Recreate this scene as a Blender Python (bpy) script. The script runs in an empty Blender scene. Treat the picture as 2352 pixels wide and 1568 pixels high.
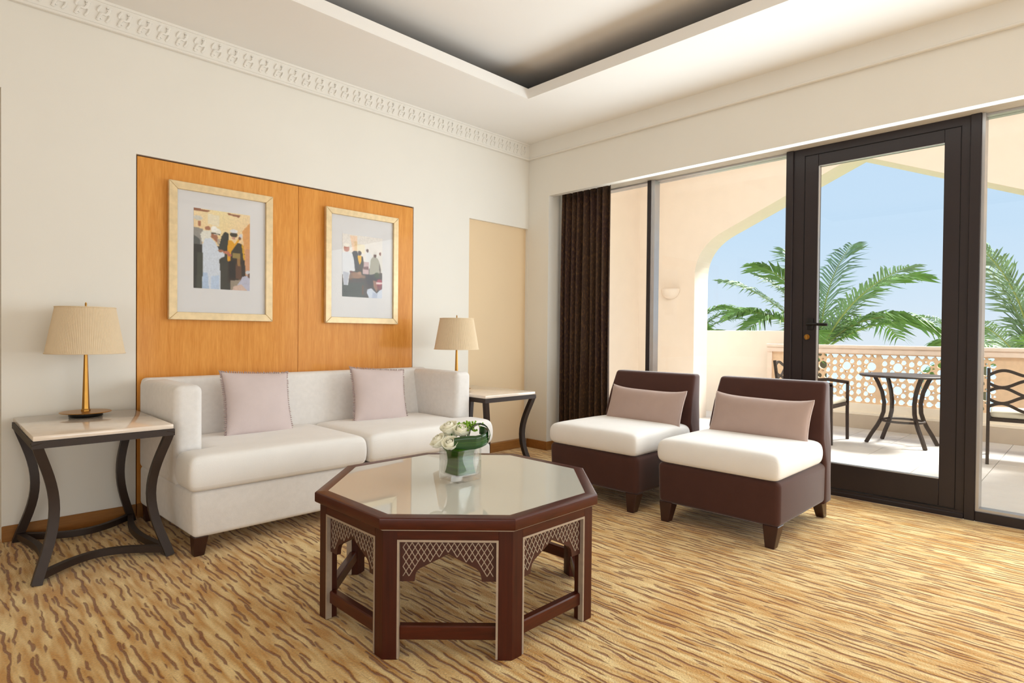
import bpy, bmesh, math, random
from mathutils import Vector, Matrix, Euler, geometry

random.seed(7)
SC = bpy.context.scene
COL = SC.collection
PI = math.pi
R = math.radians

# ------------------------------------------------------------------ camera, sky, light, exposure
cam_data = bpy.data.cameras.new('camera')
cam = bpy.data.objects.new('camera', cam_data)
COL.objects.link(cam)
SC.camera = cam
cam_data.sensor_width = 36.0
cam_data.lens = 1359.98 / 2352 * 36.0
cam_data.clip_start = 0.05
cam_data.clip_end = 500
_fw = Vector((0.70626563, 0.70784328, -0.01211408))
_rt = Vector((0.70794481, -0.70620198, 0.0096392))
_up = Vector((0.00173194, 0.01538394, 0.99988016))
_m = Matrix((_rt, _up, -_fw)).transposed().to_4x4()
_m.translation = Vector((-4.02405, -3.83147, 1.05))
cam.matrix_world = _m

vs = SC.view_settings
vs.view_transform = 'Standard'
vs.look = 'None'
vs.gamma = 1.0
vs.use_curve_mapping = False
vs.exposure = 0.0
SC.display_settings.display_device = 'sRGB'
try:
    SC.cycles.use_denoising = True
    SC.cycles.max_bounces = 10
    SC.cycles.diffuse_bounces = 6
    SC.cycles.glossy_bounces = 4
    SC.cycles.transmission_bounces = 8
    SC.cycles.transparent_max_bounces = 12
    SC.cycles.sample_clamp_indirect = 6.0
    SC.cycles.caustics_reflective = False
    SC.cycles.caustics_refractive = False
except Exception:
    pass

world = bpy.data.worlds.new('world')
SC.world = world
world.use_nodes = True
_nt = world.node_tree
_nt.nodes.clear()
_out = _nt.nodes.new('ShaderNodeOutputWorld')
_bg = _nt.nodes.new('ShaderNodeBackground')
_tc = _nt.nodes.new('ShaderNodeTexCoord')
_sep = _nt.nodes.new('ShaderNodeSeparateXYZ')
_rmp = _nt.nodes.new('ShaderNodeValToRGB')
_nt.links.new(_tc.outputs['Generated'], _sep.inputs[0])
_nt.links.new(_sep.outputs['Z'], _rmp.inputs[0])
_nt.links.new(_rmp.outputs[0], _bg.inputs[0])
_nt.links.new(_bg.outputs[0], _out.inputs[0])
_e = _rmp.color_ramp.elements
_e[0].position, _e[0].color = 0.0, (0.80, 0.88, 0.98, 1)
_e[1].position, _e[1].color = 1.0, (0.36, 0.60, 0.98, 1)
for _p, _c in ((0.05, (0.72, 0.85, 1.0, 1)), (0.15, (0.62, 0.80, 1.0, 1)), (0.40, (0.55, 0.75, 1.0, 1))):
    _x = _e.new(_p)
    _x.color = _c
_bg.inputs[1].default_value = 1.0

def lamp(name, kind, loc, direction, energy, color=(1, 1, 1), size=1.0, size_y=None, angle=None):
    d = bpy.data.lights.new(name, kind)
    d.energy = energy
    d.color = color
    if kind == 'AREA':
        d.shape = 'RECTANGLE'
        d.size = size
        d.size_y = size_y or size
    if angle is not None:
        d.angle = angle
    o = bpy.data.objects.new(name, d)
    COL.objects.link(o)
    o.location = loc
    o.rotation_euler = Vector(direction).to_track_quat('-Z', 'Y').to_euler()
    return o

SUN_DIR = (-0.62, 0.30, -0.80)
lamp('sun', 'SUN', (8, -6, 10), SUN_DIR, 8.5, (1.0, 0.96, 0.90), angle=R(14))
lamp('daylight_window', 'AREA', (0.20, -3.75, 1.34), (-1, 0, 0.0), 134, (0.86, 0.955, 1.0), 5.3, 1.80)
lamp('fill_back', 'AREA', (-5.6, -5.9, 2.1), (0.65, 0.70, -0.25), 4, (0.88, 0.96, 1.0), 2.6, 1.6)  # added fill from behind the camera, no actual fixture
lamp('fill_side', 'AREA', (-6.7, -4.9, 0.9), (1, 0.34, -0.10), 30, (0.88, 0.96, 1.0), 2.6, 1.1)  # added side fill for surfaces facing the back wall, unseen source
lamp('fill_low', 'AREA', (-3.0, -7.0, 0.80), (0.12, 1, -0.12), 57, (0.86, 0.955, 1.0), 3.4, 1.1)  # added low fill to lift the sofa and chair fronts
lamp('fill_balcony', 'AREA', (0.75, -2.4, 3.25), (1, 0.05, -1.15), 64, (0.95, 0.98, 1.0), 5.5, 0.9)  # added fill to brighten arch wall and railing, no fixture there

# ------------------------------------------------------------------ materials
MATS = {}
def nodes_of(name):
    m = bpy.data.materials.new(name)
    m.use_nodes = True
    nt = m.node_tree
    b = nt.nodes['Principled BSDF']
    return m, nt, b

def lin(c):
    f = lambda v: v / 12.92 if v <= 0.04045 else ((v + 0.055) / 1.055) ** 2.4
    return tuple(f(v / 255.0) for v in c) + (1,)

def mat(name, rgb, rough=0.6, metal=0.0, var=0.06, scale=12.0, bump=0.0, bscale=None, stretch=(1, 1, 1), spec=0.5, sheen=0.0, coat=0.0):
    """plain material: noise-varied colour with an optional fine relief"""
    if name in MATS:
        return MATS[name]
    m, nt, b = nodes_of(name)
    N, L = nt.nodes.new, nt.links.new
    c = lin(rgb)
    tc = N('ShaderNodeTexCoord')
    mp = N('ShaderNodeMapping')
    mp.inputs['Scale'].default_value = stretch
    L(tc.outputs['Object'], mp.inputs[0])
    nz = N('ShaderNodeTexNoise')
    nz.inputs['Scale'].default_value = scale
    nz.inputs['Detail'].default_value = 4
    L(mp.outputs[0], nz.inputs['Vector'])
    rp = N('ShaderNodeValToRGB')
    rp.color_ramp.elements[0].position = 0.3
    rp.color_ramp.elements[1].position = 0.7
    rp.color_ramp.elements[0].color = tuple(max(0, v * (1 - var)) for v in c[:3]) + (1,)
    rp.color_ramp.elements[1].color = tuple(min(1, v * (1 + var)) for v in c[:3]) + (1,)
    L(nz.outputs[0], rp.inputs[0])
    L(rp.outputs[0], b.inputs['Base Color'])
    b.inputs['Roughness'].default_value = rough
    b.inputs['Metallic'].default_value = metal
    b.inputs['Specular IOR Level'].default_value = spec
    if sheen:
        b.inputs['Sheen Weight'].default_value = sheen
        b.inputs['Sheen Roughness'].default_value = 0.4
    if coat:
        b.inputs['Coat Weight'].default_value = coat
        b.inputs['Coat Roughness'].default_value = 0.08
    if bump:
        n2 = N('ShaderNodeTexNoise')
        n2.inputs['Scale'].default_value = bscale or scale * 8
        n2.inputs['Detail'].default_value = 3
        L(mp.outputs[0], n2.inputs['Vector'])
        bp = N('ShaderNodeBump')
        bp.inputs['Strength'].default_value = bump
        bp.inputs['Distance'].default_value = 0.003
        L(n2.outputs[0], bp.inputs['Height'])
        L(bp.outputs[0], b.inputs['Normal'])
    MATS[name] = m
    return m

def wood(name, dark, light, rough=0.35, axis='Z', scale=9.0, coat=0.2):
    """veneer: noise stretched along the grain"""
    m, nt, b = nodes_of(name)
    N, L = nt.nodes.new, nt.links.new
    tc = N('ShaderNodeTexCoord')
    mp = N('ShaderNodeMapping')
    s = {'X': (0.12, 1, 1), 'Y': (1, 0.12, 1), 'Z': (1, 1, 0.07)}[axis]
    mp.inputs['Scale'].default_value = tuple(v * scale for v in s)
    L(tc.outputs['Object'], mp.inputs[0])
    n1 = N('ShaderNodeTexNoise')
    n1.inputs['Scale'].default_value = 2.2
    n1.inputs['Detail'].default_value = 9
    n1.inputs['Distortion'].default_value = 0.6
    L(mp.outputs[0], n1.inputs['Vector'])
    n2 = N('ShaderNodeTexNoise')
    n2.inputs['Scale'].default_value = 16.0
    n2.inputs['Detail'].default_value = 2
    L(mp.outputs[0], n2.inputs['Vector'])
    mx = N('ShaderNodeMix')
    mx.data_type = 'FLOAT'
    mx.inputs[0].default_value = 0.45
    L(n1.outputs[0], mx.inputs[2])
    L(n2.outputs[0], mx.inputs[3])
    rp = N('ShaderNodeValToRGB')
    rp.color_ramp.elements[0].position = 0.32
    rp.color_ramp.elements[0].color = lin(dark)
    rp.color_ramp.elements[1].position = 0.68
    rp.color_ramp.elements[1].color = lin(light)
    L(mx.outputs[0], rp.inputs[0])
    L(rp.outputs[0], b.inputs['Base Color'])
    b.inputs['Roughness'].default_value = rough
    b.inputs['Specular IOR Level'].default_value = 0.28
    b.inputs['Coat Weight'].default_value = coat
    b.inputs['Coat Roughness'].default_value = 0.1
    MATS[name] = m
    return m

def carpet_mat():
    """gold loop pile; broken rope-like dark lines run along Y, soft light flecks between them"""
    m, nt, b = nodes_of('carpet')
    N, L = nt.nodes.new, nt.links.new
    def math_(op, a, c=None, d=None):
        n = N('ShaderNodeMath')
        n.operation = op
        for k, v in enumerate((a, c, d)):
            if v is None:
                continue
            if isinstance(v, (int, float)):
                n.inputs[k].default_value = v
            else:
                L(v, n.inputs[k])
        return n.outputs[0]
    def noise(x, y, z, scale, detail=1.0):
        c = N('ShaderNodeCombineXYZ')
        for k, v in enumerate((x, y, z)):
            if isinstance(v, (int, float)):
                c.inputs[k].default_value = v
            else:
                L(v, c.inputs[k])
        n = N('ShaderNodeTexNoise')
        n.inputs['Scale'].default_value = scale
        n.inputs['Detail'].default_value = detail
        L(c.outputs[0], n.inputs['Vector'])
        return n.outputs[0]
    tc = N('ShaderNodeTexCoord')
    sp = N('ShaderNodeSeparateXYZ')
    L(tc.outputs['Object'], sp.inputs[0])
    X, Y = sp.outputs[0], sp.outputs[1]
    tuft = N('ShaderNodeTexNoise')
    tuft.inputs['Scale'].default_value = 150
    tuft.inputs['Detail'].default_value = 1
    L(tc.outputs['Object'], tuft.inputs['Vector'])
    tf = tuft.outputs[0]
    wob = noise(X, Y, 0.0, 7.0, 2.0)
    def ropes(p, seed, thr, wmax):
        xw = math_('MULTIPLY_ADD', wob, 0.042, X)
        q = math_('DIVIDE', math_('ADD', xw, seed), p)
        cid = math_('FLOOR', q)
        fr = math_('FRACT', q)
        on = noise(math_('MULTIPLY', cid, 3.37), math_('MULTIPLY', Y, 7.0), seed, 1.0, 1.0)
        jit = noise(math_('MULTIPLY', cid, 5.71), math_('MULTIPLY', Y, 2.5), seed + 4.0, 1.0, 0.0)
        ctr = math_('MULTIPLY_ADD', jit, 0.9, 0.05)
        dist = math_('ABSOLUTE', math_('SUBTRACT', fr, ctr))
        wid = math_('MINIMUM', math_('MULTIPLY', math_('SUBTRACT', on, thr), 2.6), wmax)
        wid = math_('MULTIPLY_ADD', math_('SUBTRACT', tf, 0.5), 0.16, wid)
        mr = N('ShaderNodeMapRange')
        mr.interpolation_type = 'SMOOTHSTEP'
        L(math_('SUBTRACT', wid, dist), mr.inputs['Value'])
        mr.inputs['From Min'].default_value = -0.05
        mr.inputs['From Max'].default_value = 0.06
        return mr.outputs[0]
    dk = math_('MAXIMUM', ropes(0.031, 11.3, 0.455, 0.15), ropes(0.052, 27.9, 0.52, 0.08))
    fleck = noise(math_('MULTIPLY', X, 40.0), math_('MULTIPLY', Y, 5.0), 3.0, 1.0, 1.5)
    broad = noise(math_('MULTIPLY', X, 2.0), math_('MULTIPLY', Y, 1.2), 7.0, 1.0, 1.0)
    lite = math_('MULTIPLY_ADD', math_('SUBTRACT', broad, 0.5), 0.35, fleck)
    base = N('ShaderNodeValToRGB')
    base.color_ramp.elements[0].position = 0.36
    base.color_ramp.elements[0].color = lin((200, 148, 75))
    base.color_ramp.elements[1].position = 0.68
    base.color_ramp.elements[1].color = lin((238, 209, 150))
    L(lite, base.inputs[0])
    mix = N('ShaderNodeMix')
    mix.data_type = 'RGBA'
    L(math_('MULTIPLY', dk, 0.80), mix.inputs[0])
    L(base.outputs[0], mix.inputs[6])
    mix.inputs[7].default_value = lin((120, 60, 20))
    gr = N('ShaderNodeMapRange')
    L(tf, gr.inputs['Value'])
    gr.inputs['From Min'].default_value = 0.3
    gr.inputs['From Max'].default_value = 0.7
    gr.inputs['To Min'].default_value = 0.86
    gr.inputs['To Max'].default_value = 1.08
    mul = N('ShaderNodeMix')
    mul.data_type = 'RGBA'
    mul.blend_type = 'MULTIPLY'
    mul.inputs[0].default_value = 1.0
    L(mix.outputs[2], mul.inputs[6])
    L(gr.outputs[0], mul.inputs[7])
    L(mul.outputs[2], b.inputs['Base Color'])
    b.inputs['Roughness'].default_value = 0.95
    b.inputs['Specular IOR Level'].default_value = 0.1
    b.inputs['Sheen Weight'].default_value = 0.28
    b.inputs['Sheen Roughness'].default_value = 0.45
    hs = math_('MULTIPLY_ADD', dk, -1.0, tf)
    bp = N('ShaderNodeBump')
    bp.inputs['Strength'].default_value = 0.55
    bp.inputs['Distance'].default_value = 0.006
    L(hs, bp.inputs['Height'])
    L(bp.outputs[0], b.inputs['Normal'])
    return m

def curtain_mat():
    m, nt, b = nodes_of('curtain_fabric')
    N, L = nt.nodes.new, nt.links.new
    tc = N('ShaderNodeTexCoord')
    mp = N('ShaderNodeMapping')
    mp.inputs['Scale'].default_value = (1, 1, 0.4)
    L(tc.outputs['Object'], mp.inputs[0])
    n1 = N('ShaderNodeTexNoise')
    n1.inputs['Scale'].default_value = 5.0
    n1.inputs['Detail'].default_value = 3
    L(mp.outputs[0], n1.inputs['Vector'])
    n2 = N('ShaderNodeTexNoise')
    n2.inputs['Scale'].default_value = 90.0
    n2.inputs['Detail'].default_value = 3
    L(mp.outputs[0], n2.inputs['Vector'])
    r1 = N('ShaderNodeValToRGB')
    r1.color_ramp.elements[0].position = 0.4
    r1.color_ramp.elements[0].color = lin((54, 27, 18))
    r1.color_ramp.elements[1].position = 0.62
    r1.color_ramp.elements[1].color = lin((62, 39, 18))
    L(n1.outputs[0], r1.inputs[0])
    r2 = N('ShaderNodeValToRGB')
    r2.color_ramp.elements[0].position = 0.50
    r2.color_ramp.elements[0].color = (0, 0, 0, 1)
    r2.color_ramp.elements[1].position = 0.66
    r2.color_ramp.elements[1].color = (0.75, 0.75, 0.75, 1)
    L(n2.outputs[0], r2.inputs[0])
    mx = N('ShaderNodeMix')
    mx.data_type = 'RGBA'
    L(r2.outputs[0], mx.inputs[0])
    L(r1.outputs[0], mx.inputs[6])
    mx.inputs[7].default_value = lin((100, 68, 32))
    L(mx.outputs[2], b.inputs['Base Color'])
    b.inputs['Roughness'].default_value = 0.75
    b.inputs['Sheen Weight'].default_value = 0.15
    return m

def pane_mat(name, tint=(0.97, 0.985, 0.98), refl=0.08, gain=0.4):
    """clear thin pane: straight-through with a mirror share"""
    m = bpy.data.materials.new(name)
    m.use_nodes = True
    nt = m.node_tree
    nt.nodes.clear()
    N, L = nt.nodes.new, nt.links.new
    o = N('ShaderNodeOutputMaterial')
    t = N('ShaderNodeBsdfTransparent')
    t.inputs[0].default_value = tint + (1,)
    g = N('ShaderNodeBsdfGlossy')
    g.inputs['Roughness'].default_value = 0.0
    g.inputs['Color'].default_value = (1, 1, 1, 1)
    fr = N('ShaderNodeLayerWeight')
    fr.inputs['Blend'].default_value = 0.12
    ml = N('ShaderNodeMath')
    ml.operation = 'MULTIPLY_ADD'
    L(fr.outputs['Fresnel'], ml.inputs[0])
    ml.inputs[1].default_value = gain
    ml.inputs[2].default_value = refl * 0.2
    mx = N('ShaderNodeMixShader')
    L(ml.outputs[0], mx.inputs[0])
    L(t.outputs[0], mx.inputs[1])
    L(g.outputs[0], mx.inputs[2])
    L(mx.outputs[0], o.inputs[0])
    return m

def glass_mat(name):
    m = bpy.data.materials.new(name)
    m.use_nodes = True
    nt = m.node_tree
    nt.nodes.clear()
    N, L = nt.nodes.new, nt.links.new
    o = N('ShaderNodeOutputMaterial')
    g = N('ShaderNodeBsdfGlass')
    g.inputs['IOR'].default_value = 1.46
    g.inputs['Roughness'].default_value = 0.0
    g.inputs['Color'].default_value = (0.97, 0.99, 0.98, 1)
    t = N('ShaderNodeBsdfTransparent')
    mx = N('ShaderNodeMixShader')
    mx.inputs[0].default_value = 0.68
    L(g.outputs[0], mx.inputs[1])
    L(t.outputs[0], mx.inputs[2])
    L(mx.outputs[0], o.inputs[0])
    return m

def print_mat():
    """flat photographic print: colour comes from the mesh's own colour layer"""
    m, nt, b = nodes_of('photo_print')
    a = nt.nodes.new('ShaderNodeVertexColor')
    a.layer_name = 'print'
    nt.links.new(a.outputs['Color'], b.inputs['Base Color'])
    b.inputs['Roughness'].default_value = 0.5
    return m

M_WALL = mat('wall_paint', (233, 229, 221), 0.85, var=0.012, scale=2.0, bump=0.05, bscale=160, spec=0.2)
M_NICHE = mat('niche_paint', (228, 203, 168), 0.85, var=0.012, scale=2.0, spec=0.2)
M_CEIL = mat('ceiling_paint', (240, 237, 233), 0.9, var=0.008, scale=2.0, spec=0.1)
M_COVE = mat('cove_shade', (96, 80, 66), 0.9, var=0.02, scale=2.0, spec=0.1)  # dark brown puts the cove's shadow into the colour
M_TRIM = mat('plaster_trim', (234, 230, 223), 0.8, var=0.01, scale=5.0, spec=0.2)
M_CARPET = carpet_mat()
M_OAK = wood('oak_veneer', (206, 131, 45), (229, 160, 75), 0.45, 'Z', 13.0, 0.1)
M_BASEB = wood('baseboard_oak', (134, 88, 40), (160, 108, 54), 0.45, 'X', 7.0, 0.1)
M_SEAM = mat('shadow_gap', (92, 62, 34), 0.9, var=0.02)
M_MAHOG = wood('mahogany', (52, 15, 5), (76, 27, 11), 0.42, 'X', 6.0, 0.1)
M_MAHOGV = wood('mahogany_upright', (52, 15, 5), (76, 27, 11), 0.42, 'Z', 6.0, 0.1)
M_DARKW = mat('carved_wood', (66, 28, 20), 0.4, var=0.12, scale=20)
M_INLAY = mat('silver_inlay', (176, 160, 144), 0.4, metal=0.3, var=0.06, scale=60)
M_MIRROR = mat('bronze_glass_top', (204, 202, 192), 0.02, metal=0.04, var=0.01, scale=1.0, spec=0.45)
M_SOFA = mat('sofa_linen', (232, 228, 225), 0.9, var=0.03, scale=40, bump=0.25, bscale=420, spec=0.15, sheen=0.2)
M_CUSH = mat('seat_linen', (240, 237, 234), 0.9, var=0.02, scale=8, bump=0.2, bscale=420, spec=0.15, sheen=0.2)
M_PINK = mat('dusty_pink_fabric', (208, 192, 190), 0.85, var=0.03, scale=10, bump=0.2, bscale=400, spec=0.2, sheen=0.3)
M_PINKD = mat('pink_fringe', (172, 152, 149), 0.9, var=0.1, scale=60)
M_MAUVE = mat('mauve_fabric', (176, 152, 142), 0.8, var=0.03, scale=10, bump=0.2, bscale=400, spec=0.2, sheen=0.35)
M_PIPE = mat('mauve_piping', (206, 186, 178), 0.7, var=0.03, scale=30)
M_BROWN = mat('brown_velvet', (74, 46, 39), 0.8, var=0.05, scale=14, bump=0.12, bscale=500, spec=0.15, sheen=0.38)
M_WLEG = mat('dark_wood_leg', (52, 22, 13), 0.35, var=0.12, scale=18, coat=0.1)
M_IRON = mat('brown_iron', (52, 39, 32), 0.5, metal=0.2, var=0.08, scale=30)
M_STONE = mat('cream_marble', (238, 222, 206), 0.12, var=0.05, scale=14, coat=0.4)
M_SHADE = mat('pleated_shade', (224, 203, 172), 0.8, var=0.02, scale=30)
M_BRASS = mat('aged_brass', (176, 128, 58), 0.32, metal=0.85, var=0.06, scale=20)
M_BLACK = mat('black_base', (20, 17, 14), 0.3, var=0.1)
M_GILT = mat('champagne_frame', (222, 198, 156), 0.38, metal=0.25, var=0.10, scale=26, stretch=(1, 1, 1))
M_MAT = mat('mat_board', (225, 224, 226), 0.9, var=0.01)
M_PRINT = print_mat()
M_PANE = pane_mat('window_glass', gain=0.22)
M_PICG = pane_mat('picture_glass', (0.99, 0.99, 0.99), 0.05, 0.22)
M_DOOR = mat('dark_bronze_frame', (41, 32, 34), 0.42, metal=0.1, var=0.05, scale=8)
M_GAP = mat('door_gap', (16, 12, 12), 0.8, var=0.1)
M_ALU = mat('silver_aluminium', (190, 190, 194), 0.3, metal=0.6, var=0.03, scale=8)
M_HANDLE = mat('black_handle', (28, 25, 26), 0.35, metal=0.3)
M_CURTAIN = curtain_mat()
M_GLASS = glass_mat('vase_glass')
M_LEAF = mat('dark_leaf', (30, 74, 26), 0.25, var=0.35, scale=9, stretch=(0.4, 0.4, 4), coat=0.3)
M_LEAF2 = mat('banded_leaf', (58, 100, 22), 0.65, var=0.55, scale=7, stretch=(0.3, 0.3, 9), spec=0.1)
M_ROSE = mat('cream_rose', (252, 248, 230), 0.6, var=0.05, scale=40, sheen=0.2)
M_SPRIG = mat('lime_sprig', (128, 172, 28), 0.6, var=0.25, scale=60)
M_STEM = mat('green_stem', (76, 112, 48), 0.5, var=0.1)
M_STUCCO = mat('peach_stucco', (244, 231, 217), 0.9, var=0.015, scale=6, bump=0.15, bscale=120, spec=0.1)
M_RAIL = mat('pink_stone', (244, 224, 208), 0.75, var=0.04, scale=14)
M_FRET = mat('fretwork_stone', (236, 204, 170), 0.8, var=0.06, scale=20)
M_TILE = mat('balcony_tile', (226, 222, 218), 0.5, var=0.02, scale=9)
M_GROUT = mat('balcony_grout', (176, 168, 160), 0.9, var=0.03)
M_SKIRT = mat('skirting_tile', (206, 190, 172), 0.6, var=0.03, scale=10)
M_FROND = mat('palm_frond', (124, 158, 74), 0.55, var=0.3, scale=3)
M_FROND2 = mat('palm_frond_grey', (138, 162, 122), 0.55, var=0.25, scale=3)
M_RACHIS = mat('palm_rib', (170, 176, 96), 0.5, var=0.1)
M_TRUNK = mat('palm_trunk', (120, 100, 78), 0.9, var=0.2, scale=12, bump=0.5)
M_GRASS = mat('garden_ground', (150, 176, 108), 0.95, var=0.3, scale=0.8)
M_SHRUB = mat('shrub_leaf', (104, 146, 56), 0.6, var=0.4, scale=5)
M_SEATC = mat('outdoor_cushion', (212, 204, 184), 0.9, var=0.03, scale=12)

# ------------------------------------------------------------------ geometry helpers
class MB:
    """collects simple solids into one bmesh"""
    def __init__(self):
        self.bm = bmesh.new()
    def _merge(self, tmp):
        me = bpy.data.meshes.new('tmp')
        tmp.to_mesh(me)
        tmp.free()
        self.bm.from_mesh(me)
        bpy.data.meshes.remove(me)
    def box(self, x0, x1, y0, y1, z0, z1, bev=0.0, seg=2, mtx=None):
        t = bmesh.new()
        bmesh.ops.create_cube(t, size=1.0)
        for v in t.verts:
            v.co = Vector((x0 + (v.co.x + .5) * (x1 - x0), y0 + (v.co.y + .5) * (y1 - y0), z0 + (v.co.z + .5) * (z1 - z0)))
        if bev:
            bmesh.ops.bevel(t, geom=list(t.edges), offset=bev, segments=seg, affect='EDGES', profile=0.5)
        if mtx:
            t.transform(mtx)
        self._merge(t)
        return self
    def hexa(self, pts, bev=0.0, seg=2):
        """eight corners: bottom loop then top loop"""
        t = bmesh.new()
        vv = [t.verts.new(p) for p in pts]
        for f in ((3, 2, 1, 0), (4, 5, 6, 7), (0, 1, 5, 4), (1, 2, 6, 5), (2, 3, 7, 6), (3, 0, 4, 7)):
            t.faces.new([vv[i] for i in f])
        bmesh.ops.recalc_face_normals(t, faces=list(t.faces))
        if bev:
            bmesh.ops.bevel(t, geom=list(t.edges), offset=bev, segments=seg, affect='EDGES', profile=0.5)
        self._merge(t)
        return self
    def prism(self, poly, depth, mtx=None, bev=0.0):
        """polygon in XY extruded along +Z by depth"""
        t = bmesh.new()
        a = [t.verts.new((p[0], p[1], 0)) for p in poly]
        f = t.faces.new(a)
        r = bmesh.ops.extrude_face_region(t, geom=[f])
        for v in [g for g in r['geom'] if isinstance(g, bmesh.types.BMVert)]:
            v.co.z += depth
        bmesh.ops.recalc_face_normals(t, faces=list(t.faces))
        if bev:
            bmesh.ops.bevel(t, geom=list(t.edges), offset=bev, segments=2, affect='EDGES', profile=0.5)
        if mtx:
            t.transform(mtx)
        self._merge(t)
        return self
    def tube(self, pts, r, n=8, closed=False, rect=None, up=Vector((0, 0, 1)), radii=None, twist=0.0):
        """sweep a round (or rect=(w,h)) section along points"""
        pts = [Vector(p) for p in pts]
        t = bmesh.new()
        rings = []
        k = len(pts)
        for i, p in enumerate(pts):
            a = pts[(i - 1) % k] if (closed or i > 0) else pts[i]
            b = pts[(i + 1) % k] if (closed or i < k - 1) else pts[i]
            d = (b - a).normalized()
            u = up if abs(d.dot(up)) < 0.98 else Vector((1, 0, 0))
            s = d.cross(u).normalized()
            w = s.cross(d).normalized()
            rr = radii[i] if radii else r
            if rect:
                q = [(-rect[0] / 2, -rect[1] / 2), (rect[0] / 2, -rect[1] / 2), (rect[0] / 2, rect[1] / 2), (-rect[0] / 2, rect[1] / 2)]
            else:
                q = [(rr * math.cos(2 * PI * j / n + twist), rr * math.sin(2 * PI * j / n + twist)) for j in range(n)]
            rings.append([t.verts.new(p + s * x + w * y) for x, y in q])
        n2 = len(rings[0])
        for i in range(k if closed else k - 1):
            A, B = rings[i], rings[(i + 1) % k]
            for j in range(n2):
                t.faces.new((A[j], A[(j + 1) % n2], B[(j + 1) % n2], B[j]))
        if not closed:
            t.faces.new(rings[0])
            t.faces.new(rings[-1])
        bmesh.ops.recalc_face_normals(t, faces=list(t.faces))
        self._merge(t)
        return self
    def lathe(self, prof, n=32, cx=0, cy=0, cap=True):
        t = bmesh.new()
        rings = [[t.verts.new((cx + r * math.cos(2 * PI * j / n), cy + r * math.sin(2 * PI * j / n), z)) for j in range(n)] for r, z in prof]
        for A, B in zip(rings, rings[1:]):
            for j in range(n):
                t.faces.new((A[j], A[(j + 1) % n], B[(j + 1) % n], B[j]))
        if cap:
            t.faces.new(rings[0])
            t.faces.new(rings[-1])
        bmesh.ops.recalc_face_normals(t, faces=list(t.faces))
        self._merge(t)
        return self
    def grid(self, fn, nu, nv, close_u=False):
        t = bmesh.new()
        V = [[t.verts.new(fn(i / (nu if close_u else nu - 1), j / (nv - 1))) for j in range(nv)] for i in range(nu)]
        for i in range(nu if close_u else nu - 1):
            for j in range(nv - 1):
                t.faces.new((V[i][j], V[(i + 1) % nu][j], V[(i + 1) % nu][j + 1], V[i][j + 1]))
        self._merge(t)
        return self
    def build(self, name, m, parent=None, smooth=40, mods=None):
        me = bpy.data.meshes.new(name)
        self.bm.to_mesh(me)
        self.bm.free()
        me.materials.append(m)
        if smooth:
            for p in me.polygons:
                p.use_smooth = True
            me.set_sharp_from_angle(angle=R(smooth))
        o = bpy.data.objects.new(name, me)
        COL.objects.link(o)
        if parent is not None:
            o.parent = parent
        for md in (mods or ()):
            x = o.modifiers.new(md[0].lower(), md[0])
            for k, v in md[1].items():
                setattr(x, k, v)
        return o

def tag(o, label=None, cat=None, group=None, kind=None):
    if label: o['label'] = label
    if cat: o['category'] = cat
    if group: o['group'] = group
    if kind: o['kind'] = kind
    return o

def thing(name, label, cat, loc=(0, 0, 0), rz=0.0, group=None):
    o = bpy.data.objects.new(name, None)
    o.empty_display_size = 0.1
    COL.objects.link(o)
    o.location = loc
    o.rotation_euler = (0, 0, rz)
    return tag(o, label, cat, group)

def struct(o, label=None):
    o['kind'] = 'structure'
    if label: o['label'] = label
    return o

def copy_tree(o, parent=None):
    c = o.copy()
    COL.objects.link(c)
    if parent is not None:
        c.parent = parent
    for ch in list(o.children):
        copy_tree(ch, c)
    return c

def cage(xs, ys, z0, z1, mask=None, crown=0.0, sub=2, sag=None):
    """quad cage of cells for a subdivision surface: xs, ys grid lines, mask(cx, cy) keeps a cell"""
    b = MB()
    t = bmesh.new()
    keep = {(i, j) for i in range(len(xs) - 1) for j in range(len(ys) - 1)
            if mask is None or mask((xs[i] + xs[i + 1]) / 2, (ys[j] + ys[j + 1]) / 2)}
    vt, vb = {}, {}
    def inner(i, j):
        return all((i + a, j + c) in keep for a in (-1, 0) for c in (-1, 0))
    def V(d, i, j, z, s):
        if (i, j) not in d:
            d[i, j] = t.verts.new((xs[i], ys[j], z + (crown * s if inner(i, j) else 0)))
        return d[i, j]
    for i, j in keep:
        q = [(i, j), (i + 1, j), (i + 1, j + 1), (i, j + 1)]
        t.faces.new([V(vt, a, c, z1, 1) for a, c in q])
        t.faces.new([V(vb, a, c, z0, 0) for a, c in reversed(q)])
        for (a, c), (e, f), nb in ((q[0], q[1], (i, j - 1)), (q[1], q[2], (i + 1, j)), (q[2], q[3], (i, j + 1)), (q[3], q[0], (i - 1, j))):
            if nb not in keep:
                t.faces.new([V(vb, a, c, z0, 0), V(vb, e, f, z0, 0), V(vt, e, f, z1, 1), V(vt, a, c, z1, 1)])
    bmesh.ops.recalc_face_normals(t, faces=list(t.faces))
    b._merge(t)
    return b

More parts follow.
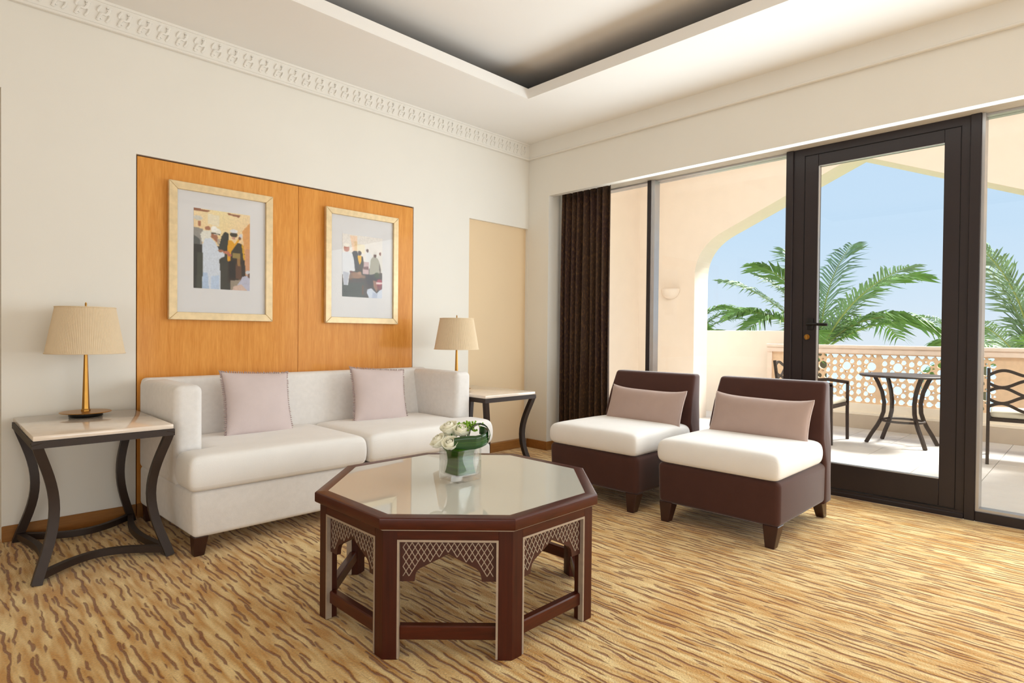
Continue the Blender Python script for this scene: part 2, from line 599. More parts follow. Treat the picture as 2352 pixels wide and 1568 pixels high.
def pillow_mb(w, h, th, pinch=(0.08, 0.08), n=22):
    """stuffed cushion standing in XZ, thickness along Y, corners drawn out"""
    b = MB()
    t = bmesh.new()
    def pos(u, v, s):
        d = max(0.0, (1 - u ** 2)) * max(0.0, (1 - v ** 2))
        y = s * th / 2 * (d ** 0.38)
        x = u * w / 2 * (1 - pinch[0] * (1 - v * v))
        z = v * h / 2 * (1 - pinch[1] * (1 - u ** 4))
        return Vector((x, y, z))
    F = {}
    for i in range(n + 1):
        for j in range(n + 1):
            u = math.sin((2 * i / n - 1) * PI / 2)
            v = math.sin((2 * j / n - 1) * PI / 2)
            edge = i in (0, n) or j in (0, n)
            F[i, j, 1] = t.verts.new(pos(u, v, 1))
            F[i, j, 0] = F[i, j, 1] if edge else t.verts.new(pos(u, v, -1))
    for i in range(n):
        for j in range(n):
            t.faces.new([F[i, j, 1], F[i, j + 1, 1], F[i + 1, j + 1, 1], F[i + 1, j, 1]])
            t.faces.new([F[i, j, 0], F[i + 1, j, 0], F[i + 1, j + 1, 0], F[i, j + 1, 0]])
    bmesh.ops.recalc_face_normals(t, faces=list(t.faces))
    b._merge(t)
    return b

def pillow_edge(w, h, pinch, k=14):
    pts = []
    for a in range(4):
        for i in range(k):
            s = 2 * i / k - 1
            u, v = [(s, -1), (1, s), (-s, 1), (-1, -s)][a]
            pts.append(Vector((u * w / 2 * (1 - pinch[0] * (1 - v * v)), 0, v * h / 2 * (1 - pinch[1] * (1 - u ** 4)))))
    return pts

# ------------------------------------------------------------------ room shell
CEIL = 2.811
b = MB()
b.box(-7.2, 0.27, -7.4, 0.0, -0.10, 0.0)
b.box(-4.75, -3.746, 0.0, 0.14, -0.10, 0.0)
b.box(-3.17, -0.004, 0.0, 0.03, -0.10, 0.0)
struct(b.build('floor', M_CARPET, smooth=0), 'gold beige carpet with broken brown streaks')

b = MB()
T = 0.20
b.box(-7.2, -4.75, 0, T, 0, CEIL)
b.box(-4.75, -3.746, 0, T, 2.233, CEIL)
b.box(-4.75, -3.746, 0.14, T, 0, 2.233)
b.box(-3.746, -3.174, 0, T, 0, CEIL)
b.box(-3.174, -1.300, 0, T, 2.036, CEIL)
b.box(-3.174, -1.300, 0.022, T, 0, 2.036)
b.box(-1.300, -0.726, 0, T, 0, CEIL)
b.box(-0.726, -0.004, 0, T, 2.034, CEIL)
b.box(-0.004, 0.5, 0, T, 0, CEIL)
wall_left = struct(b.build('wall_left', M_WALL, smooth=0), 'cream painted wall behind the white sofa')
b = MB()
b.box(-0.726, -0.004, 0.03, T, 0.0, 2.034)
b.build('niche_panel', M_NICHE, wall_left, smooth=0)['label'] = 'shallow warm beige recess beside the corner'
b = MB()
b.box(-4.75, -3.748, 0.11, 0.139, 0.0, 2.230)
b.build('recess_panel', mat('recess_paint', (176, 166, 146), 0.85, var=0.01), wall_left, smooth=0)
for x0, x1 in ((-3.168, -2.2335), (-2.2305, -1.306)):
    b = MB()
    b.box(x0, x1, 0.002, 0.021, 0.0, 2.026)
    b.build('wood_panel', M_OAK, wall_left, smooth=0)
b = MB()
b.box(-3.174, -1.300, 0.0205, 0.0225, 0.0, 2.036)
b.build('panel_backing', M_SEAM, wall_left, smooth=0)

b = MB()
b.box(0, 0.42, -0.2532, -0.0005, 0, CEIL)                  # pillar in the corner
b.box(0, 0.06, -7.4, -0.2532, 2.307, CEIL)                 # header over the opening
b.box(0.06, 0.42, -7.4, -0.2532, 2.345, CEIL)
b.box(0, 0.42, -7.4, -5.55, 0, 2.345)
wall_right = struct(b.build('wall_right', M_WALL, smooth=0), 'cream wall with the wide glazed opening')
b = MB(); b.box(-7.4, -7.2, -7.4, 0.2, 0, CEIL)
struct(b.build('wall_back', M_WALL, smooth=0))
b = MB(); b.box(-7.2, 0.42, -7.6, -7.4, 0, CEIL)
struct(b.build('wall_front', M_WALL, smooth=0))

# ceiling with the raised tray
tx0, tx1, ty0, ty1 = -5.6, -0.808, -5.6, -0.754
b = MB()
b.box(-7.4, tx0, -7.6, 0.2, CEIL, CEIL + 0.075)
b.box(tx1, 0.5, -7.6, 0.2, CEIL, CEIL + 0.075)
b.box(tx0, tx1, -7.6, ty0, CEIL, CEIL + 0.075)
b.box(tx0, tx1, ty1, 0.2, CEIL, CEIL + 0.075)
struct(b.build('ceiling', M_CEIL, smooth=0), 'white ceiling border around the raised tray')
UP = 3.03
b = MB()
b.box(tx0 - 0.6, tx1 + 0.6, ty0 - 0.6, ty1 + 0.6, UP, UP + 0.1)
ct = struct(b.build('ceiling', M_CEIL, smooth=0), 'raised white tray ceiling above the cove')
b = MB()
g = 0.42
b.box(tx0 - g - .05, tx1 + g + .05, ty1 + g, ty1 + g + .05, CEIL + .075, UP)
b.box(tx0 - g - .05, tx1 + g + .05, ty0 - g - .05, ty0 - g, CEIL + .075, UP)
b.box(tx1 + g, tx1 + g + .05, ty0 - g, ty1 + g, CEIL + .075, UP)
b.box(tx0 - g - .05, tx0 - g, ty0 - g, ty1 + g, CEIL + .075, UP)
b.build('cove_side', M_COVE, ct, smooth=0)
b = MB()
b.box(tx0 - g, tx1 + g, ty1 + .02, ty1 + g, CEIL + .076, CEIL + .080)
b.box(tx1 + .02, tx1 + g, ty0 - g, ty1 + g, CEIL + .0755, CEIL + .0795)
b.build('cove_floor', M_COVE, ct, smooth=0)  # thin dark sheets, coloured to deepen the shade above the lip

# cornices
b = MB()
b.box(-7.2, -0.0, -0.022, 0.0, 2.678, CEIL)
b.box(-7.2, -0.0, -0.030, 0.0, 2.664, 2.680, .004, 1)
b.box(-7.2, -0.0, -0.028, 0.0, 2.797, CEIL)
cor = struct(b.build('trim_1', M_TRIM, smooth=30), 'plaster cornice with scroll relief above the sofa wall')
b = MB()
b.box(-0.022, 0.0, -7.4, -0.022, 2.678, CEIL)
b.box(-0.030, 0.0, -7.4, -0.022, 2.666, 2.680, .004, 1)
struct(b.build('trim_2', M_TRIM, smooth=30), 'plain plaster cornice above the window wall')
b = MB()
def scroll(s):
    pts = []
    for i in range(13):
        a = i / 12
        pts.append((s * (0.033 * math.sin(a * 2 * PI)), -0.006, -0.045 + 0.09 * a))
    return pts
b.tube([(-.030 + .06 * a / 10, -.004 - .004 * math.sin(PI * a / 10), -.042 + .084 * a / 10 + .016 * math.sin(2 * PI * a / 10)) for a in range(11)], .007, 6)
for cx, cz, s in ((-.022, -.030, 1), (.022, .032, -1)):
    b.tube([(cx + .011 * math.cos(a * .7) * (1 - a * .07), -.005, cz + .011 * math.sin(a * .7) * (1 - a * .07)) for a in range(10)], .005, 6)
b.tube([(.010, -.003, -.038), (.022, -.008, -.020), (.026, -.003, -.002)], .006, 6)
b.tube([(-.012, -.003, .040), (-.024, -.008, .022), (-.028, -.003, .006)], .006, 6)
for v_ in b.bm.verts:
    v_.co.y *= 0.55
orn0 = b.build('scroll_ornament', M_TRIM, cor, smooth=60)
orn0.location = (-0.10, -0.022, 2.738)
for i in range(1, 46):
    o = orn0.copy()
    COL.objects.link(o)
    o.location = (-0.10 - 0.095 * i, -0.022, 2.738)

# baseboards
b = MB()
for x0, x1, y in ((-7.2, -4.75, 0), (-3.746, -3.174, 0), (-1.300, -0.726, 0)):
    b.box(x0, x1, y - 0.014, y - .0002, 0.0, 0.078, .003, 1)
b.box(-3.17, -1.306, -0.012, 0.0015, 0.0, 0.078, .003, 1)
b.box(-0.726, -0.014, 0.0, 0.0295, 0.0, 0.078)
b.box(-0.726, -0.014, -0.012, 0.0, 0.0, 0.078, .003, 1)
struct(b.build('baseboard_left', M_BASEB, smooth=0), 'low oak baseboard under the cream wall')
b = MB()
b.box(-0.014, -.0002, -0.2532, -0.012, 0.0, 0.078, .003, 1)
b.box(-0.014, 0.26, -0.2672, -0.2534, 0.0, 0.078, .003, 1)
struct(b.build('baseboard_right', M_BASEB, smooth=0), 'low oak baseboard on the corner pillar')

# ------------------------------------------------------------------ glazing and door
FX = 0.28                                  # front plane of the frames
def empty_struct(name, label):
    o = bpy.data.objects.new(name, None)
    COL.objects.link(o)
    return struct(o, label)
HEAD = 2.345
w1 = empty_struct('window_1', 'fixed glazing left of the balcony door')
MB().box(FX, FX + .022, -1.137, -1.105, 0.055, HEAD - .001).build('mullion_face', M_DOOR, w1, smooth=0)
MB().box(FX + .022, FX + .12, -1.150, -1.106, 0.055, HEAD - .001).build('mullion', M_ALU, w1, smooth=0)['label'] = 'silver aluminium mullion'
MB().box(FX + .008, FX + .08, -1.172, -1.1505, 0.056, HEAD - .002).build('glazing_bead', M_ALU, w1, smooth=0)
MB().box(FX + .006, FX + .0225, -1.1515, -1.1372, 0.056, HEAD - .002).build('glazing_bead', M_ALU, w1, smooth=0)
MB().box(FX + .01, FX + .12, -2.233, -0.254, 0.0, 0.055, .003, 1).build('sill', M_DOOR, w1)
MB().box(FX + .03, FX + .12, -2.233, -1.151, HEAD - .012, HEAD - .001).build('head_channel', M_ALU, w1, smooth=0)
MB().box(FX + .03, FX + .12, -1.105, -0.254, HEAD - .012, HEAD - .001).build('head_channel', M_ALU, w1, smooth=0)
MB().box(FX + .07, FX + .078, -1.104, -0.254, 0.055, HEAD - .012).build('pane', M_PANE, w1, smooth=0)
MB().box(FX + .07, FX + .078, -2.232, -1.152, 0.055, HEAD - .012).build('pane', M_PANE, w1, smooth=0)

d1 = empty_struct('door_1', 'tall dark bronze glazed balcony door')
MB().box(FX - .012, FX + .12, -2.282, -2.233, 0.0, HEAD - .001, .003, 1).build('post', M_DOOR, d1)
MB().box(FX - .012, FX + .12, -3.314, -3.262, 0.0, HEAD - .001, .003, 1).build('post', M_DOOR, d1)
b = MB()
b.box(FX, FX + .10, -2.352, -2.282, 0.0, HEAD - .001)
b.box(FX, FX + .10, -3.262, -3.222, 0.0, HEAD - .001)
b.box(FX, FX + .10, -3.222, -2.352, 2.294, HEAD - .001)
b.build('door_frame', M_DOOR, d1, smooth=0)
b = MB()
b.box(FX + .002, FX + .012, -3.2225, -3.2185, 0.0, 2.294)
b.box(FX + .002, FX + .012, -2.3560, -2.3515, 0.0, 2.294)
b.box(FX + .002, FX + .012, -3.222, -2.352, 2.2905, 2.2945)
b.build('gap_seal', M_GAP, d1, smooth=0)
b = MB()
b.box(FX + .001, FX + .06, -2.441, -2.356, 0.05, 2.290, .002, 1)
b.box(FX + .001, FX + .06, -3.2185, -3.139, 0.05, 2.290, .002, 1)
b.box(FX + .001, FX + .06, -3.139, -2.441, 2.213, 2.290, .002, 1)
b.box(FX + .001, FX + .06, -3.139, -2.441, 0.05, 0.210, .002, 1)
leaf = b.build('door_leaf', M_DOOR, d1)
b = MB()
b.box(FX + .004, FX + .03, -2.4455, -2.441, 0.210, 2.213)
b.box(FX + .004, FX + .03, -3.139, -2.441, 0.210, 0.2145)
b.box(FX + .004, FX + .03, -3.139, -2.441, 2.2095, 2.213)
b.build('glazing_bead', M_ALU, leaf, smooth=0)
MB().box(FX + .03, FX + .038, -3.139, -2.441, 0.210, 2.213).build('pane', M_PANE, leaf, smooth=0)
b = MB()
b.box(FX - .010, FX + .001, -2.425, -2.385, 1.10, 1.18, .004, 2)
b.tube([(FX - .008, -2.405, 1.138), (FX - .055, -2.405, 1.138)], .010, 10)
b.tube([(FX - .055, -2.398, 1.138), (FX - .060, -2.44, 1.138), (FX - .056, -2.53, 1.134)], .010, 10)
b.build('door_handle', M_HANDLE, leaf)
b = MB()
b.tube([(FX - .002, -2.386, 1.052), (FX - .010, -2.386, 1.052)], .018, 14)
b.box(FX - .028, FX - .010, -2.393, -2.379, 1.032, 1.066, .004, 2, None)
b.build('thumb_turn', M_BRASS, leaf)['label'] = 'small brass thumb turn'
b = MB()
b.box(FX - .012, FX + .12, -3.262, -2.282, 0.0, 0.030, .004, 1)
b.box(FX - .006, FX + .10, -3.262, -2.282, 0.030, 0.044)
b.build('threshold', M_DOOR, d1)

w2 = empty_struct('window_2', 'fixed glazing right of the balcony door')
MB().box(FX + .004, FX + .12, -3.329, -3.314, 0.055, HEAD - .001).build('jamb', M_ALU, w2, smooth=0)['label'] = 'pale metal jamb strip'
MB().box(FX - .010, FX + .12, -5.55, -3.314, 0.0, 0.055, .003, 1).build('sill', M_DOOR, w2)
MB().box(FX + .006, FX + .07, -5.55, -3.329, 0.055, 0.072).build('glazing_bead', M_ALU, w2, smooth=0)
MB().box(FX + .03, FX + .12, -5.55, -3.329, HEAD - .014, HEAD - .001).build('head_channel', M_ALU, w2, smooth=0)
MB().box(FX, FX + .12, -4.50, -4.45, 0.055, HEAD - .001).build('mullion', M_DOOR, w2, smooth=0)
MB().box(FX + .07, FX + .078, -4.45, -3.329, 0.06, HEAD - .014).build('pane', M_PANE, w2, smooth=0)
MB().box(FX + .07, FX + .078, -5.55, -4.50, 0.06, HEAD - .014).build('pane', M_PANE, w2, smooth=0)

# curtain gathered at the left of the opening
b = MB()
def cfn(u, v):
    s = u
    z = 0.012 + 2.325 * v
    wob = 0.010 * math.sin(3.1 * v + 9 * s)
    amp = (0.030 + 0.014 * math.sin(17 * s)) * (1.0 - 0.35 * v ** 3)
    ph = 2 * PI * (9.0 * s + 0.35 * math.sin(5 * s)) + 0.5 * math.sin(2.2 * v + 6 * s)
    y = -0.272 - 0.560 * s + 0.004 * math.sin(ph * 0.5 + 2 * v)
    x = 0.155 + amp * math.sin(ph) + 0.010 * math.sin(2.3 * ph * 0.43 + 1.0) + wob * (1 - v)
    return Vector((x, y, z))
b.grid(cfn, 150, 24)
cur = b.build('curtain', M_CURTAIN, smooth=80, mods=[('SOLIDIFY', {'thickness': 0.003, 'offset': 0})])
tag(cur, 'brown mottled full length curtain gathered beside the corner pillar', 'curtain')

# ------------------------------------------------------------------ balcony
ZB = -0.05
XA, XA2 = 3.18, 3.55                        # arch wall faces
XR = 4.10                                   # railing
b = MB()
b.box(0.27, 4.6, -7.6, 1.0, ZB - 0.25, ZB - 0.012)
bal = struct(b.build('floor', M_GROUT, smooth=0), 'pale tiled balcony floor')
TS = 0.45
t0 = MB().box(0.002, TS - 0.002, 0.002, TS - 0.002, -0.012, 0.0, .0015, 1).build('tile', M_TILE, bal, smooth=0)
first = True
for i in range(9):
    for j in range(-14, 2):
        o = t0 if first else t0.copy()
        if not first:
            COL.objects.link(o)
        first = False
        o.location = (0.42 + TS * i, TS * j - 0.02, ZB)

# arched wall
arch = []
def arch_half():
    pts = [(0.0, ZB), (0.0, 1.78)]
    # shoulder curve into straight slope
    p0, p1, p2 = Vector((0.0, 1.82)), Vector((0.0, 2.22)), Vector((-0.40, 2.386))
    for i in range(0, 11):
        t = i / 10
        q = p0 * (1 - t) ** 2 + p1 * 2 * t * (1 - t) + p2 * t * t
        pts.append((q.x, q.y))
    pts.append((-1.89, 3.035))
    return pts
half = arch_half()
full = half + [(-3.78 - y, z) for y, z in reversed(half[:-1])]
outer = [(-3.78 - 1.6, ZB), (-3.78 - 1.6, 3.55), (0.86, 3.55), (0.86, ZB)]
poly = full + outer
mt = Matrix(((0, 0, 1, XA), (1, 0, 0, 0), (0, 1, 0, 0), (0, 0, 0, 1)))
wa = struct(MB().prism(poly, XA2 - XA, mt).build('wall_arch', M_STUCCO, smooth=0), 'peach stucco wall pierced by a broad pointed arch')
b = MB()
b.box(0.42, XA, 0.85, 1.05, ZB, 3.55)
struct(b.build('wall_balcony', M_STUCCO, smooth=0), 'peach stucco side wall of the balcony')
b = MB()
b.box(0.42, XA, -5.58, -5.38, ZB, 3.55)
struct(b.build('wall_balcony', M_STUCCO, smooth=0))
b = MB()
b.box(0.40, 0.46, -0.25, 0.85, ZB, 3.55)
b.box(0.40, 0.46, -5.6, -0.25, 2.36, 3.55)
struct(b.build('wall_outer', M_STUCCO, smooth=0))
b = MB()
b.box(0.40, XA2, -5.6, 1.05, 3.55, 3.7)
struct(b.build('ceiling_balcony', M_STUCCO, smooth=0), 'peach balcony soffit')
b = MB()
b.box(4.20, 4.38, -1.15, 0.9, ZB - 0.2, 1.135, .012, 2)
struct(b.build('wall_parapet', M_STUCCO), 'solid peach parapet left of the railing')

# railing: cap, pierced panels, base, skirting
rail = thing('balcony_railing', 'pink stone balustrade with pierced star lattice beyond the balcony door', 'railing', (XR, -3.0, ZB))
L0, L1 = 2.385, -2.6                       # along y, relative
b = MB()
b.box(-0.10, 0.10, L1, L0, 0.965, 1.008, .012, 2)
b.box(-0.075, 0.075, L1, L0, 0.905, 0.965, .008, 2)
b.build('cap', M_RAIL, rail)
b = MB()
b.box(-0.05, 0.05, L1, L0 + .0, 0.20, 0.305)
b.box(-0.07, 0.07, L1, L0 + .0, 0.165, 0.20, .004, 1)
b.build('base_curb', mat('curb_plaster', (252, 240, 222), 0.85, var=0.01), rail)
b = MB()
b.box(-0.075, 0.09, L1, L0, 0.0, 0.165)
b.build('skirting', M_SKIRT, rail, smooth=0)
b = MB()
b.box(-0.05, 0.05, L0 - 0.06, L0, 0.30, 0.905)
b.build('end_post', M_RAIL, rail, smooth=0)

def fret_panel(width, z0, z1, yoff):
    """plate with circular, star and rounded pentagon holes on a square lattice (pitch .2715)"""
    P = 0.2715
    loops = []
    def ngon(cx, cz, r, n, a0=0.0, star=None):
        q = []
        for i in range(n):
            rr = r if not star or i % 2 == 0 else r * star
            a = a0 + 2 * PI * i / n
            q.append((cx + rr * math.cos(a), cz + rr * math.sin(a)))
        return q
    ylo, yhi = yoff, yoff + width
    raw = []
    for i in range(-1, int(width / P) + 3):
        for j in range(-2, 4):
            cy = -1.301 + 3.0 - P * i
            cz = 0.703 - ZB + P * j
            raw.append(ngon(cy, cz, 0.050, 14))
            for k in range(4):
                a = k * PI / 2
                raw.append(ngon(cy + .074 * math.cos(a), cz + .074 * math.sin(a), .019, 10, a, .5))
                a += PI / 4
                raw.append(ngon(cy + .082 * math.cos(a), cz + .082 * math.sin(a), .029, 7, a))
            ex, ez = cy + P / 2, cz + P / 2
            raw.append(ngon(ex, ez, .046, 12, 0, .8))
            for s in (-1, 1):
                raw.append(ngon(cy + P / 2, cz + s * .040, .031, 8, 0.2))
                raw.append(ngon(cy + s * .040, cz + P / 2, .031, 8, 0.2))
                raw.append(ngon(ex + s * .062, ez + .0, .008, 5))
                raw.append(ngon(ex, ez + s * .062, .008, 5))
    m = 0.012
    for q in raw:
        cxx = sum(p[0] for p in q) / len(q)
        if cxx < ylo + m or cxx > yhi - m:
            continue
        q2 = [(min(max(p[0], ylo + m), yhi - m), min(max(p[1], z0 + m), z1 - m)) for p in q]
        hs = max(p[1] for p in q2) - min(p[1] for p in q2)
        ws = max(p[0] for p in q2) - min(p[0] for p in q2)
        if hs < 0.010 or ws < 0.010:
            continue
        # drop duplicate points made by the clamp
        out = []
        for p in q2:
            if not out or (abs(p[0] - out[-1][0]) + abs(p[1] - out[-1][1])) > 1e-5:
                out.append(p)
        if len(out) >= 3:
            loops.append(out)
    verts = [(ylo, z0), (yhi, z0), (yhi, z1), (ylo, z1)]
    edges = [(0, 1), (1, 2), (2, 3), (3, 0)]
    for q in loops:
        k = len(verts)
        verts += q
        edges += [(k + i, k + (i + 1) % len(q)) for i in range(len(q))]
    vv, ee, ff, *_ = geometry.delaunay_2d_cdt([Vector(v) for v in verts], edges, [], 0, 1e-6)
    def inside(q, x, y):
        c = False
        j = len(q) - 1
        for i in range(len(q)):
            if (q[i][1] > y) != (q[j][1] > y) and x < (q[j][0] - q[i][0]) * (y - q[i][1]) / (q[j][1] - q[i][1] + 1e-12) + q[i][0]:
                c = not c
            j = i
        return c
    boxes = [(min(p[0] for p in q), max(p[0] for p in q), min(p[1] for p in q), max(p[1] for p in q), q) for q in loops]
    t = bmesh.new()
    V = [t.verts.new((0.0, v.x, v.y)) for v in vv]
    for f in ff:
        cx = sum(vv[i].x for i in f) / len(f)
        cy = sum(vv[i].y for i in f) / len(f)
        if any(bx[0] <= cx <= bx[1] and bx[2] <= cy <= bx[3] and inside(bx[4], cx, cy) for bx in boxes):
            continue
        try:
            t.faces.new([V[i] for i in f])
        except ValueError:
            pass
    r = bmesh.ops.extrude_face_region(t, geom=list(t.faces))
    for v in [g_ for g_ in r['geom'] if isinstance(g_, bmesh.types.BMVert)]:
        v.co.x += 0.045
    bmesh.ops.recalc_face_normals(t, faces=list(t.faces))
    bb = MB()
    bb._merge(t)
    return bb
pw = (L0 - 0.06 - L1) / 4
for k in range(4):
    o = fret_panel(pw, 0.305, 0.905, L1 + pw * k).build('pierced_panel', M_FRET, rail, smooth=0)
    o.location = (-0.022, 0, 0)

# wall light on the arch wall
sc_ = thing('wall_sconce', 'half bowl plaster sconce on the arch wall behind the mullion', 'wall lamp', (XA - 0.001, 0.345, 1.555))
b = MB()
def sfn(u, v):
    a = PI * u
    r = 0.135 * math.sin(v * PI / 2) ** 0.9
    return Vector((-r * math.sin(a) * 0.8, r * math.cos(a), 0.13 * (1 - math.cos(v * PI / 2))))
b.grid(sfn, 24, 12)
b.build('bowl', M_STUCCO, sc_, smooth=60, mods=[('SOLIDIFY', {'thickness': 0.008, 'offset': 0})])
MB().box(-0.012, 0.0005, -0.10, 0.10, 0.03, 0.11).build('back_plate', M_STUCCO, sc_, smooth=0)

# cafe table on the balcony
ctb = thing('bistro_table', 'round dark metal table with bowed legs on the balcony', 'table', (3.16, -2.36, ZB), R(0))
MB().lathe([(0.0001, 0.700), (0.385, 0.700), (0.392, 0.708), (0.392, 0.716), (0.385, 0.722), (0.0001, 0.722)], 48).build('table_top', M_IRON, ctb)
def bistro_leg(a):
    c, s = math.cos(a), math.sin(a)
    pr = [(0.255, 0.700), (0.225, 0.64), (0.185, 0.54), (0.165, 0.43), (0.170, 0.33), (0.195, 0.25), (0.225, 0.185), (0.275, 0.10), (0.325, 0.0)]
    return MB().tube([(r * c, r * s, z) for r, z in pr], 0.0165, rect=(0.034, 0.024), up=Vector((-s, c, 0)))
for k in range(4):
    bistro_leg(R((114, 46, 228, 302)[k])).build('leg', M_IRON, ctb, smooth=50)
MB().tube([(0.19 * math.cos(2 * PI * i / 28), 0.19 * math.sin(2 * PI * i / 28), 0.245) for i in range(28)], 0.012, 8, closed=True).build('ring', M_IRON, ctb)

# balcony chairs; local: faces +X, origin centre of seat on the floor
def outdoor_chair(loc, rz, label):
    t = thing('balcony_chair', label, 'chair', loc, rz, 'metal balcony chairs')
    W, D = 0.27, 0.25
    def sq(pts, name, w=.028, up=Vector((0, 1, 0))):
        return MB().tube(pts, .014, rect=(w, .024), up=up).build(name, M_IRON, t, smooth=50)
    for s in (-1, 1):
        sq([(D, s * W, 0.0), (D - .005, s * W, 0.30), (D - .005, s * W, 0.615)], 'leg')
        sq([(-D - .10, s * W, 0.0), (-D - .04, s * W, 0.16), (-D - .005, s * W, 0.34), (-D - .01, s * W, 0.44), (-D - .05, s * W, 0.66), (-D - .075, s * W, 0.845)], 'leg')
        sq([(D + .005, s * W, 0.615), (D - .2, s * W, 0.635), (-D - .04, s * W, 0.60)], 'armrest', .034)
    b = MB()
    b.box(-D, D, -W, -W + .025, .37, .40)
    b.box(-D, D, W - .025, W, .37, .40)
    b.box(D - .025, D, -W + .025, W - .025, .37, .40)
    b.box(-D, -D + .025, -W + .025, W - .025, .37, .40)
    b.box(-D + .025, D - .025, -W + .025, W - .025, .385, .395)
    b.build('seat_frame', M_IRON, t, smooth=0)
    xs = [-D + .0, -D + .03, 0, D - .035, D - .005]
    ys = [-W + .016, -W + .05, 0, W - .05, W - .016]
    cage(xs, ys, .401, .455, crown=.012).build('seat_cushion', M_SEATC, t, smooth=80, mods=[('SUBSURF', {'levels': 2, 'render_levels': 2})])
    # woven wave bars of the back
    for q, zc in enumerate((0.50, 0.57, 0.64, 0.71, 0.78)):
        pts = []
        for i in range(25):
            f = i / 24
            y = -W + 2 * W * f
            am = 0.034 if q < 4 else 0.03
            z = zc + am * math.sin(2 * PI * f * 1.5 + (PI if q % 2 else 0)) + (0.03 * math.sin(PI * f) if q == 4 else 0)
            x = -D - .01 - (z - .44) * .165
            pts.append((x, y, z))
        MB().tube(pts, .01, rect=(.013, .026), up=Vector((0, 0, 1))).build('back_bar', M_IRON, t, smooth=50)
    return t
outdoor_chair((2.98, -3.345, ZB), R(6), 'dark metal balcony chair at the right edge with cream cushion seen from behind')
outdoor_chair((2.815, -1.62, ZB), R(-90), 'dark metal balcony chair left of the bistro table half hidden by the lounge chair')

# ------------------------------------------------------------------ garden beyond
b = MB()
b.box(5, 45, -90, 90, -6.4, -6.0)
struct(b.build('ground', M_GRASS, smooth=0), 'garden ground far below the balcony')
MB().box(45, 600, -500, 500, -6.5, -6.1).build('sea', mat('sea_water', (176, 204, 226), 0.25, var=0.04, scale=0.05), smooth=0)
struct(bpy.data.objects['sea'], 'pale sea beyond the garden')

def frond_mesh(length, droop, nl, leaf, seed, mname):
    rnd = random.Random(seed)
    rib = MB()
    pts = []
    for i in range(15):
        f = i / 14
        ang = R(62) - droop * f ** 1.4
        if i == 0:
            p = Vector((0, 0, 0))
        else:
            p = p + Vector((math.cos(ang), 0, math.sin(ang))) * length / 14
        pts.append(p.copy())
    rib.tube(pts, .01, 5, radii=[.026 * (1 - .85 * i / 14) for i in range(15)])
    lf = MB()
    t = bmesh.new()
    for i in range(nl):
        f = 0.10 + 0.90 * i / (nl - 1)
        k = min(13, int(f * 14)); w = f * 14 - k
        P = pts[k].lerp(pts[k + 1], w)
        d = (pts[k + 1] - pts[k]).normalized()
        L = leaf * (0.55 + 0.45 * math.sin(PI * min(1, f * 0.85 + 0.1))) * rnd.uniform(.85, 1.12)
        if f > .85:
            L *= 1 - (f - .85) * 2.6
        for s in (-1, 1):
            side = Vector((0, s, 0))
            dirv = (d * rnd.uniform(.55, .8) + side * rnd.uniform(.75, 1.0) + Vector((0, 0, rnd.uniform(.0, .35)))).normalized()
            tip = P + dirv * L + Vector((0, 0, -0.30 * L * rnd.uniform(.5, 1.4)))
            mid = P + dirv * L * .5
            wv = d * 0.018
            q = [t.verts.new(P - wv), t.verts.new(P + wv), t.verts.new(mid + wv * 1.1), t.verts.new(tip), t.verts.new(mid - wv * 1.1)]
            t.faces.new(q)
    lf._merge(t)
    return rib, lf
FV = []
for i, (ln, dr) in enumerate(((2.5, R(70)), (2.3, R(105)), (2.6, R(45)))):
    a, c = frond_mesh(ln, dr, 46, .74, i + 3, 'f')
    FV.append((a, c, i))
FMESH = []
for a, c, i in FV:
    ra = a.build('rib', M_RACHIS, smooth=60)
    ca = c.build('leaflets', M_FROND if i != 2 else M_FROND2, ra, smooth=0)
    FMESH.append((ra.data, ca.data))
    bpy.data.objects.remove(ca)
    bpy.data.objects.remove(ra)
def palm(loc, crown_z, fronds, label, lean=(0, 0), mvar=None, s=1.0):
    t = thing('palm_tree', label, 'palm tree', (loc[0], loc[1], -6.0), 0, 'palms beyond the balcony')
    H = crown_z + 6.0
    MB().tube([(lean[0] * (1 - i / 10) ** 2, lean[1] * (1 - i / 10) ** 2, H * i / 10) for i in range(11)], .15, 10, radii=[.20 - .06 * i / 10 for i in range(11)]).build('trunk', M_TRUNK, t)
    for az, tilt, v, sc in fronds:
        r_, l_ = FMESH[v]
        ro = bpy.data.objects.new('frond', r_)
        lo = bpy.data.objects.new('leaflets', l_)
        COL.objects.link(ro); COL.objects.link(lo)
        ro.parent = t
        lo.parent = ro
        lo['kind'] = 'stuff'
        ro.location = (0, 0, H)
        ro.rotation_euler = Euler((0, R(-tilt), R(az)), 'XYZ')
        ro.scale = (sc * s,) * 3
    return t
def ring(n, off, t0, v0, sc, rnd):
    return [(off + 360 * i / n + rnd.uniform(-9, 9), t0 + rnd.uniform(-12, 12), (v0 + i) % 3, sc * rnd.uniform(.9, 1.1)) for i in range(n)]
rn = random.Random(4)
PALM_A, PALM_B, PALM_C, PALM_D = 0.18, -3.15, 3.15, -1.75
